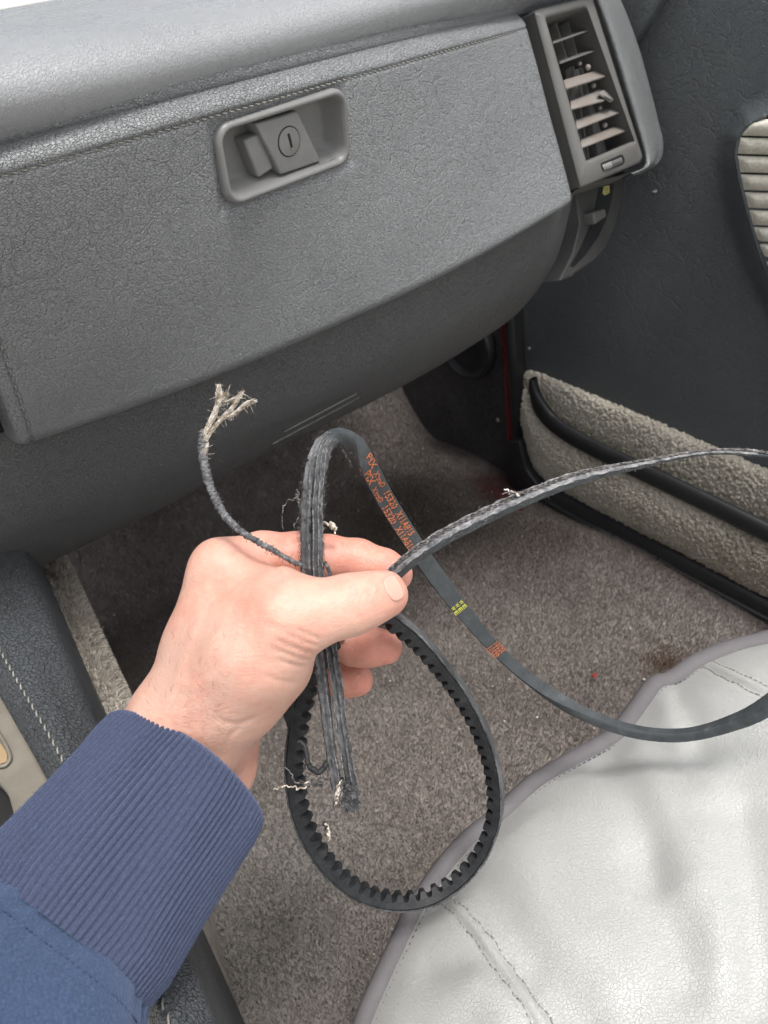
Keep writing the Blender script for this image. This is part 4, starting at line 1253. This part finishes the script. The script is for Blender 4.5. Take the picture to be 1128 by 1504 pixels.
tuft([(322, 614, .2915), (336, 612, .291), (348, 604, .290), (360, 594, .2895), (374, 588, .289)], .0012, MAT['fibre'], 28)
tuft([(320, 588, .289), (332, 590, .289), (346, 585, .2895)], .0009, MAT['fibre'], 14)
tuft([(299, 690, .291), (300, 668, .2905), (304, 650, .2905)], .0008, MAT['fibre'], 10, wisps=6)
# --- little loops of thread behind the torn strand
wisp('loose_thread', [(447, 735, .2945), (437, 733, .295), (424, 737, .2955), (415, 748, .296), (413, 762, .296), (416, 776, .296)], [.0003, .00022, .00016], MAT['greyfibre'], belt, 22, .0003)
wisp('loose_thread', [(436, 728, .2945), (440, 738, .295), (442, 752, .2955), (436, 764, .296), (432, 778, .296)], [.0005, .0003, .0002], MAT['greyfibre'], belt, 22, .0003)
wisp('loose_thread', [(432, 733, .295), (438, 725, .295), (436, 720, .295)], [.0004, .0005, .0002], MAT['greyfibre'], belt, 12, .0003)
wisp('loose_thread', [(478, 769, .296), (487, 772, .2965), (494, 778, .297), (490, 782, .297)], [.0006, .0008, .0002], MAT['fibre'], belt, 16, .0005)
wisp('loose_thread', [(497, 657, .311), (508, 668, .313), (516, 684, .315)], [.0003, .0003, .0001], MAT['greyfibre'], belt, 16, .0003)
wisp('loose_thread', [(478, 826, .2915), (485, 842, .2925), (490, 858, .294)], [.0007, .0008, .0006], MAT['torn'], belt, 12, .0002)
# dark curl and pale threads low on the left
wisp('torn_curl', [(482, 1118, .3005), (474, 1130, .300), (464, 1133, .2995), (454, 1124, .2995), (450, 1110, .300), (449, 1100, .3005), (443, 1090, .301), (437, 1091, .3015)], [.0011, .0012, .0010, .0007], MAT['rubber'], belt, 26, .00015, 8)
wisp('frayed_end', [(486, 1132, .300), (476, 1146, .2995), (462, 1143, .2985), (450, 1152, .298), (436, 1148, .2975), (430, 1143, .297), (424, 1132, .297), (418, 1126, .297)], [.0009, .0006, .0004, .0003, .0002], MAT['greyfibre'], belt, 30, .0003)
wisp('frayed_end', [(452, 1148, .298), (446, 1157, .2975), (438, 1158, .297), (430, 1156, .297), (416, 1155, .2965), (402, 1160, .296)], [.00035, .0003, .00025, .00015], MAT['fibre'], belt, 30, .0003)
wisp('frayed_end', [(484, 1138, .300), (472, 1152, .2995), (460, 1154, .299), (448, 1150, .2985), (440, 1146, .298)], [.0005, .0003, .0002], MAT['greyfibre'], belt, 24, .0004)
wisp('frayed_end', [(454, 1146, .298), (448, 1136, .298), (446, 1122, .298)], [.0003, .0002, .0001], MAT['greyfibre'], belt, 14, .0003)
for k in range(10):
    wisp('frayed_end', [(478 + rnd.uniform(-6, 4), 1146 + rnd.uniform(-4, 6), .2995), (462 + rnd.uniform(-4, 4), 1150 + rnd.uniform(-6, 6), .299), (446 + rnd.uniform(-8, 8), 1152 + rnd.uniform(-7, 7), .2985)], [.0002, .00015, .00008], MAT['greyfibre'], belt, 14, .0005)
# hanging pale tassel
for k in range(8):
    dx_ = rnd.uniform(-2.5, 2.5)
    wisp('hanging_tassel', [(500 + dx_, 1148, .300), (498 + dx_ * 1.5, 1166, .2995), (494 + dx_ * 1.6, 1180 + rnd.uniform(-3, 3), .299), (491 + dx_ * 1.8, 1190 + rnd.uniform(-8, 6), .299)], [.0004, .0004, .0003, .0001], MAT['greyfibre'] if k % 2 else MAT['fibre'], belt, 18, .0003)
wisp('hanging_tassel', [(496, 1170, .299), (488, 1190, .299), (482, 1204, .299), (478, 1216, .299)], [.0005, .0004, .0003], MAT['greyfibre'], belt, 22, .0003)
wisp('hanging_tassel', [(478, 1208, .299), (481, 1214, .299), (483, 1226, .299), (481, 1236, .299)], [.0006, .0005, .0006, .0002], MAT['fibre'], belt, 18, .0003)
wisp('hanging_tassel', [(477, 1206, .2988), (479, 1216, .299), (477, 1220, .299)], [.0006, .0007, .0002], MAT['rubber'], belt, 12, .0002)
# ragged dark scrap below the heel of the hand
pr = [np.array([at(413 + k * 1.8, 1020, .318), at(417 + k * 1.5, 1045 + rnd.uniform(-3, 3), .317), at(423 + k * .6, 1066 + rnd.uniform(-10, 8), .316)]) for k in range(9)]
multi_tube('torn_scrap', pr, [[.0011, .0009, .0003]] * 9, MAT['rubber'], belt, 5, .1)
finish(belt)

# ================================================================ THE HAND
def hp(x, y, d): return np.array([(x - 564) / F_PX * d, (y - 752) / F_PX * d, d])      # camera right / down / forward, metres
lo_b = np.array([-.112, -.0, .245]); hi_b = np.array([.022, .138, .395]); lo_b[1] = -.004
VX = .00085
dims = np.ceil((hi_b - lo_b) / VX).astype(int)
axs = [np.linspace(lo_b[i], lo_b[i] + VX * (dims[i] - 1), dims[i], dtype=np.float32) for i in range(3)]
HX, HY, HZ = np.meshgrid(*axs, indexing='ij')
def capd(a_, b_, ra, rb, sq=1.0):
    ba = b_ - a_; L2 = float(ba @ ba)
    px_, py_, pz_ = HX - np.float32(a_[0]), HY - np.float32(a_[1]), HZ - np.float32(a_[2])
    t = np.clip((px_ * ba[0] + py_ * ba[1] + pz_ * ba[2]) / L2, 0, 1).astype(np.float32)
    t2 = t * t * (3 - 2 * t)
    return np.sqrt((px_ - t * ba[0]) ** 2 + (py_ - t * ba[1]) ** 2 + ((pz_ - t * ba[2])) ** 2) - (ra + (rb - ra) * (t * .6 + t2 * .4))
def smin(a_, b_, k):
    h = np.maximum(k - np.abs(a_ - b_), 0) / k
    return np.minimum(a_, b_) - h * h * k * .25
def chain(pts, k=.004):
    d = None
    for (p, r), (q2, r2) in zip(pts[:-1], pts[1:]):
        c = capd(hp(*p), hp(*q2), r, r2)
        d = c if d is None else smin(d, c, k)
    return d
# palm and back of the hand
body = chain([((265, 1062, .303), .0180), ((296, 960, .303), .0150), ((324, 842, .303), .0112)], .008)
body = smin(body, chain([((285, 1065, .320), .018), ((312, 960, .321), .015), ((340, 862, .324), .0120)], .008), .010)
body = smin(body, chain([((300, 1075, .336), .016), ((325, 970, .338), .014), ((350, 890, .342), .0115)], .008), .010)
body = smin(body, chain([((318, 1085, .346), .014), ((335, 990, .352), .013), ((345, 930, .357), .0105)], .008), .010)
# forearm and wrist
body = smin(body, chain([((262, 1090, .300), .0205), ((190, 1210, .290), .0235), ((110, 1340, .275), .026)], .010), .014)
body = smin(body, chain([((300, 1098, .318), .0175), ((240, 1215, .310), .022), ((150, 1340, .300), .025)], .010), .014)
body = smin(body, chain([((336, 1085, .322), .0112), ((322, 1135, .318), .0125), ((270, 1230, .312), .018)], .010), .008)
# web between thumb and index, thenar
body = smin(body, chain([((340, 860, .300), .0125), ((400, 880, .291), .0115)], .008), .012)
body = smin(body, chain([((330, 930, .298), .0150), ((392, 930, .291), .0145)], .008), .012)
body = smin(body, chain([((385, 968, .297), .0192), ((352, 1012, .301), .0175), ((315, 1050, .304), .0175)], .008), .012)
# thumb
thumb = chain([((318, 1020, .293), .0165), ((372, 958, .284), .0170), ((424, 906, .2790), .0138)], .006)
thumb = smin(thumb, chain([((424, 906, .2790), .0138), ((470, 899, .2795), .0107), ((512, 889, .2810), .0104)], .004), .008)
thumb = smin(thumb, chain([((512, 889, .2810), .0104), ((545, 879, .2832), .0095), ((566, 873, .2862), .0088)], .004), .005)
hand = smin(body, thumb, .012)
# fingers: blend only near their knuckles so they stay apart
def add_finger(base_, pts, k0=.010):
    f_ = chain(pts, .0035)
    c = hp(*pts[0][0])
    dist = np.sqrt((HX - c[0]) ** 2 + (HY - c[1]) ** 2 + (HZ - c[2]) ** 2)
    k = .0012 + k0 * np.exp(-(dist / .020) ** 2)
    return smin(base_, f_, k.astype(np.float32))
hand = add_finger(hand, [((326, 836, .303), .0110), ((385, 818, .309), .0100), ((440, 817, .3125), .0092), ((482, 819, .3135), .0084), ((526, 823, .3135), .0084), ((560, 833, .3115), .0078), ((580, 842, .3095), .0072)])
hand = add_finger(hand, [((340, 862, .324), .0115), ((400, 876, .333), .0098), ((455, 904, .337), .0092), ((490, 932, .334), .0084), ((519, 947, .331), .0084), ((545, 950, .3285), .0082), ((566, 951, .3265), .0077)])
hand = add_finger(hand, [((350, 890, .342), .0110), ((400, 930, .349), .0093), ((446, 966, .351), .0088), ((480, 992, .347), .0078), ((505, 999, .344), .0076), ((525, 999, .342), .0070)])
hand = add_finger(hand, [((345, 930, .357), .0100), ((390, 975, .362), .0082), ((425, 1000, .360), .0074), ((450, 1008, .356), .0062)])
# creases: shallow grooves along lines on the near surface
PXh = HX / HZ * F_PX + 564; PYh = HY / HZ * F_PX + 752
def groove(pts, wpx, depth, zmax=.330, zmin=0):
    global hand
    P = cr([list(p) for p in pts], 16); d = np.full(HX.shape, 1e9, np.float32)
    bx = (PXh > P[:, 0].min() - 5 * wpx) & (PXh < P[:, 0].max() + 5 * wpx) & (PYh > P[:, 1].min() - 5 * wpx) & (PYh < P[:, 1].max() + 5 * wpx) & (HZ < zmax) & (HZ > zmin)
    X, Y = PXh[bx], PYh[bx]; dd_ = np.full(X.shape, 1e9); tt = np.zeros(X.shape)
    for i in range(15):
        a_, b_ = P[i], P[i + 1]; e_ = b_ - a_
        t = np.clip(((X - a_[0]) * e_[0] + (Y - a_[1]) * e_[1]) / (e_ @ e_), 0, 1)
        q_ = np.hypot(X - a_[0] - t * e_[0], Y - a_[1] - t * e_[1])
        m_ = q_ < dd_; dd_ = np.where(m_, q_, dd_); tt = np.where(m_, (i + t) / 15, tt)
    hand[bx] += (.62 * depth * np.exp(-(dd_ / wpx) ** 2) * np.clip(np.minimum(tt, 1 - tt) * 5, .12, 1)).astype(np.float32)
# thumb joint wrinkles
for g in ([(511, 856), (513, 868), (519, 876), (524, 888)], [(521, 858), (526, 868), (528, 880), (531, 894)], [(528, 866), (534, 876), (538, 888), (537, 900)], [(531, 858), (540, 866), (545, 878)], [(514, 882), (518, 894), (519, 906)], [(523, 896), (525, 904), (525, 914)]):
    groove(g, 1.9, .0009, .29)
# folds at the base of the thumb
for g in ([(404, 925), (430, 935), (452, 944), (474, 950)], [(398, 936), (425, 948), (448, 957), (468, 962)], [(396, 950), (420, 960), (445, 968), (462, 970)], [(430, 922), (452, 932), (474, 942)], [(405, 968), (430, 976), (454, 980)]):
    groove(g, 2.6, .0013, .30)
for g in ([(386, 990), (410, 1000), (440, 1004)], [(380, 915), (405, 920), (430, 926)], [(360, 1062), (340, 1078), (330, 1098), (325, 1125)], [(378, 1052), (352, 1062), (330, 1060), (312, 1050)]):
    groove(g, 3.6, .0009, .31)
for g in ([(238, 1050), (262, 985), (285, 920), (306, 860)], [(280, 1045), (292, 985), (318, 930), (338, 885)], [(255, 1000), (290, 1010), (318, 985)]):
    groove(g, 7.0, -.0006, .31)
groove([(563, 850), (558, 862), (563, 876), (574, 886)], 1.8, .0006, .29)
for g in ([(300, 850), (315, 842), (330, 846)], [(298, 862), (314, 856), (334, 860)]):
    groove(g, 3.0, .0004, .31)
# web fold between thumb and index, and the index finger's own fold
groove([(366, 848), (386, 842), (402, 846), (410, 860)], 5.0, .0007, .30)
groove([(398, 824), (408, 836), (413, 848), (412, 860)], 3.0, .0013, .312)
groove([(540, 792), (538, 806), (536, 826)], 1.8, .0003, .32)
# finger joint creases on the pads side
groove([(520, 925), (519, 948), (520, 974)], 1.6, .00035, .34, .315)
groove([(500, 924), (499, 948), (500, 972)], 1.3, .0002, .34, .315)
# dent left by the belt edge across the index finger pad: soft lumps over everything
hand += (.00025 * np.sin(HX * 310 + HY * 170) * np.sin(HY * 260 - HZ * 190) + .00045 * np.sin(HX * 95 + 1) * np.sin(HY * 120 + HZ * 80)).astype(np.float32)
import openvdb
g_ = openvdb.FloatGrid(background=1.0)
g_.copyFromArray(hand.astype(np.float32))
pts_, quads = g_.convertToQuads(isovalue=0.0)
cv = lo_b + np.asarray(pts_, float) * VX
quads = np.asarray(quads)
# drop whatever lies deep inside the sleeve
axA, axB = hp(262, 1125, .300), hp(60, 1400, .245)
axd = nrm(axB - axA)
depth_in = (cv - axA) @ axd
keepv = depth_in < .034
quads = quads[keepv[quads].all(1)]
used = np.unique(quads); rem = -np.ones(len(cv), int); rem[used] = np.arange(len(used))
cv = cv[used]; quads = rem[quads]
wvts = cv @ RC.T + CAM
person = mesh_obj('person', wvts, quads[:, ::-1].astype(np.int32), MAT['skin'], None)
b = bmesh.new(); b.from_mesh(person.data)
bmesh.ops.smooth_vert(b, verts=b.verts, factor=.5, use_axis_x=True, use_axis_y=True, use_axis_z=True)
bmesh.ops.recalc_face_normals(b, faces=b.faces); b.to_mesh(person.data); b.free()
person.data.polygons.foreach_set('use_smooth', np.ones(len(person.data.polygons), bool))
tag(person, 'left hand in a blue knitted cuff pinching the broken belt between thumb and index finger', 'person')
# skin tones by anatomy
pale = np.array([.60, .375, .295]); pink = np.array([.64, .265, .200]); red = np.array([.58, .20, .155])
tone = np.tile(pale, (len(cv), 1))
def blob(c, r, col, k):
    global tone
    w_ = (np.exp(-((cv - hp(*c)) ** 2).sum(1) / r ** 2) * k)[:, None]; tone = tone * (1 - w_) + col * w_
for c in ((580, 842, .306), (540, 825, .312), (470, 815, .312), (566, 951, .322), (540, 950, .326), (525, 999, .340), (500, 999, .344), (440, 817, .312), (430, 900, .335), (400, 880, .333), (450, 960, .35)):
    blob(c, .018, pink, .75)
blob((596, 868, .280), .010, red, .35); blob((548, 868, .274), .007, pink, .55); blob((588, 895, .279), .010, pink, .4)
blob((578, 838, .303), .008, red, .5); blob((585, 955, .322), .008, red, .4); blob((540, 1005, .338), .008, red, .4)
blob((400, 815, .300), .014, pink, .5); blob((300, 815, .300), .012, pink, .35); blob((345, 1105, .310), .017, pink, .55); blob((365, 1060, .310), .014, pink, .4)
blob((525, 885, .271), .006, pink, .35); blob((390, 960, .280), .02, pink, .22); blob((420, 890, .268), .012, pink, .25)
ca = person.data.color_attributes.new('tone', 'FLOAT_COLOR', 'POINT')
ca.data.foreach_set('color', np.hstack([tone, np.ones((len(tone), 1))]).astype(np.float32).ravel())
# thumb nail: a curved plate set into the end of the thumb
from mathutils.bvhtree import BVHTree
bvh = BVHTree.FromPolygons([tuple(v) for v in wvts], [tuple(int(i) for i in f) for f in quads])
def surf(x, y):
    h = bvh.ray_cast(Vector(CAM), Vector(ray(x, y)))
    return (np.array(h[0]), np.array(h[1])) if h[0] is not None else (None, None)
nc = np.array([577.5, 864.0]); na = math.radians(64); nl, nw = 20.5, 12.0
eu = np.array([math.cos(na), math.sin(na)]); ev = np.array([-math.sin(na), math.cos(na)])
G = []
for i in range(33):
    row = []
    for j in range(21):
        a_, c_ = -1 + 2 * i / 32, -1 + 2 * j / 20
        # superellipse mapping keeps the plate round-cornered
        qx = a_ * math.sqrt(1 - .42 * c_ * c_); qy = c_ * math.sqrt(1 - .42 * a_ * a_)
        p = nc + eu * qx * nl - ev * qy * nw
        s_, n_ = surf(*p)
        if s_ is None: s_, n_ = surf(*nc); 
        n_ = n_ if n_ @ (CAM - s_) > 0 else -n_
        rim_ = max(abs(a_), abs(c_))
        row.append(s_ + n_ * (.00068 - .0009 * max(0, rim_ - .88) / .12))
    G.append(row)
grid_obj('fingernail', np.array(G), MAT['nail'], person)
# fine hairs on the back of the hand and wrist
hairs = []
for _ in range(90):
    x, y = rnd.uniform(215, 330), rnd.uniform(930, 1090)
    s_, n_ = surf(x, y)
    if s_ is None: continue
    n_ = n_ if n_ @ (CAM - s_) > 0 else -n_
    v = nrm(cdir(rnd.uniform(-.2, .9), rnd.uniform(-1, .2), 0) + n_ * .25) * rnd.uniform(.003, .006)
    hairs.append(np.array([s_ - n_ * .0002, s_ + v * .5 + n_ * .0007, s_ + v + n_ * .0003]))
multi_tube('hand_hair', hairs, [[.00004, .00003, .00001]] * len(hairs), plastic('hair', (.16, .09, .05), .6), person, 3)

# ---------------------------------------------------------------- sleeve
def frame_rings(cpts, radii, n):
    C = cr([hp(*c) for c in cpts], n); R_ = np.interp(np.linspace(0, 1, n), np.linspace(0, 1, len(radii)), radii)
    return C, R_
SL = [(268, 1132, .300), (205, 1215, .288), (132, 1308, .270), (60, 1400, .252), (-40, 1530, .232)]
SC_, SR_ = cr([hp(*c) for c in SL], 200), None
slen = np.concatenate([[0], np.cumsum(np.linalg.norm(np.diff(SC_, axis=0), axis=1))])
def at_len(d): return np.array([np.interp(d, slen, SC_[:, i]) for i in range(3)])
tan0 = nrm(SC_[-1] - SC_[0])
e1_ = nrm(np.cross(tan0, np.array([0, 0, 1.]))); e2_ = np.cross(tan0, e1_)
seam_d = .070
NR = 94
def ring_pts(d, r, rib, n=NR * 10, fold=1.0, tw=0.0):
    ph = np.linspace(0, 2 * np.pi, n, endpoint=False)
    c = at_len(d)
    rr = r * (1 + .045 * np.sin(2 * ph + .6) + .02 * np.sin(3 * ph + d * 20)) + rib * (1 + .25 * np.sin(ph * 7 + d * 60)) * (np.abs(np.cos((ph + tw + .012 * np.sin(ph * 5 + d * 25) + .008 * np.sin(ph * 13 - d * 50) + .010 * np.sin(d * 45 + 2 * ph)) * NR / 2)) ** .8 - .5)
    rr += fold * (.0010 * np.sin(5 * ph + d * 40) + .0008 * np.sin(2 * ph - d * 70))
    return c + (np.cos(ph) * rr)[:, None] * e1_ + (np.sin(ph) * rr)[:, None] * e2_
rings = []
# inside of the hem, rolled edge, cuff body
for d, r in ((.020, .0285), (.004, .0290), (-.0015, .0302), (-.0030, .0318), (-.0015, .0333)): rings.append(ring_pts(d, r, .0004 if r > .0295 else 0))
for d in np.linspace(.002, seam_d, 90):
    r = np.interp(d, [0, .008, .025, .045, .060, seam_d], [.0340, .0356, .0366, .0374, .0378, .0360])
    rings.append(ring_pts(d, r, .0014))
RG = np.array([r for r in rings]) @ RC.T + CAM
cuff = grid_obj('sleeve_cuff', RG, MAT['cuff'], person, cv=True)
rings = []
for d in np.linspace(seam_d - .003, slen[-1] + .10, 70):
    t = d - seam_d
    r = .0364 + .0085 * (1 - math.exp(-max(0, t) / .012)) - (.003 if t < -.002 else 0) + t * .05
    dd_ = min(d, slen[-1]); ex = max(0, d - slen[-1])
    rg = ring_pts(dd_, r, 0, 360, 2.0) + tan0 * ex
    ph = np.linspace(0, 2 * np.pi, 360, endpoint=False)
    pk = .0004 * (1 + .8 * np.sin(ph * 3 + 1)) * np.exp(-max(0, t) / .02) * np.sin(ph * 27 + 2 * np.sin(ph * 4))
    rg += pk[:, None] * (np.cos(ph)[:, None] * e1_ + np.sin(ph)[:, None] * e2_)
    rings.append(rg)
RG2 = np.array(rings) @ RC.T + CAM
slv = grid_obj('sleeve', RG2, MAT['fleece'], person, cv=True)
sr3 = ring_pts(seam_d + .0055, .0364 + .0085 * (1 - math.exp(-.0055 / .012)) + .0003, 0, 360, 2.0) @ RC.T + CAM
axw = (RC @ tan0)
cen = RC @ at_len(seam_d) + CAM
paths = []
for k in range(0, 360, 3):
    a_, b_ = sr3[k], sr3[(k + 2) % 360]; o_ = nrm(a_ - cen) * .0003
    paths.append(np.array([a_ - o_ * 1.5, (a_ + b_) / 2 + o_, b_ - o_ * 1.5]))
multi_tube('sleeve_stitching', paths, [.00028] * len(paths), plastic('navy_thread', (.03, .05, .11), .8), slv, 4)
# soft fuzz on the knit
def cloth_fuzz(G, count, L, r, mat, parent):
    nu_, nv2 = G.shape[:2]
    cen_ = G.mean(1, keepdims=True)
    i = rng.integers(6, nu_, count); j = rng.integers(0, nv2, count)
    P = G[i, j]; N = nrm(P - cen_[i, 0]) 
    return pile('knit_fuzz', P - N * .0002, N, L, r, mat, 2.2, parent)
f1_ = cloth_fuzz(RG, 26000, .0011, .00004, MAT['cuff'], cuff); f1_['kind'] = 'stuff'
f2_ = cloth_fuzz(RG2, 20000, .0012, .00004, MAT['fleece'], slv); f2_['kind'] = 'stuff'

# ---------------------------------------------------------------- crumbs
def crumb(name, c, r, mat, label):
    b = bmesh.new(); bmesh.ops.create_icosphere(b, subdivisions=2, radius=r)
    for v in b.verts: v.co *= rnd.uniform(.6, 1.3); v.co.x *= 1.8; v.co.z *= .6
    me = bpy.data.meshes.new(name); b.to_mesh(me); b.free(); me.materials.append(mat)
    o = bpy.data.objects.new(name, me); COL.objects.link(o); o.location = c
    tag(o, label, 'crumb')
crumb('crumb', hit(962, 281, 0, XD - .005), .0016, MAT['metal'], 'tiny pale crumb stuck on the dark door leather beside the dashboard end')
crumb('crumb', hit(873, 992, 2, .022), .0022, MAT['red'], 'tiny red crumb lying on the carpet near the seat edge')

# grit and lint caught in the carpet pile
b = bmesh.new(); bmesh.ops.create_icosphere(b, subdivisions=1, radius=1)
bv = np.array([v.co[:] for v in b.verts]); bf = np.array([[v.index for v in f.verts] for f in b.faces]); b.free()
n_ = 260
gx_, gy2 = rng.uniform(.05, .60, n_), rng.uniform(.15, .75, n_)
C_ = np.stack([gx_, gy2, floor_z(gx_, gy2) + .0035], 1)
V = bv[None] * (.0003 + .0006 * rng.random((n_, 1, 1)) ** 3) * (1 + .8 * rng.random((n_, 1, 3))) + C_[:, None]
Fg = (bf[None] + (np.arange(n_) * len(bv))[:, None, None]).reshape(-1, 3)
gr = mesh_obj('carpet_grit', V.reshape(-1, 3), Fg, MAT['fibre'])
tag(gr, 'tiny pale grit and lint scattered over the footwell carpet', 'grit', kind='stuff')
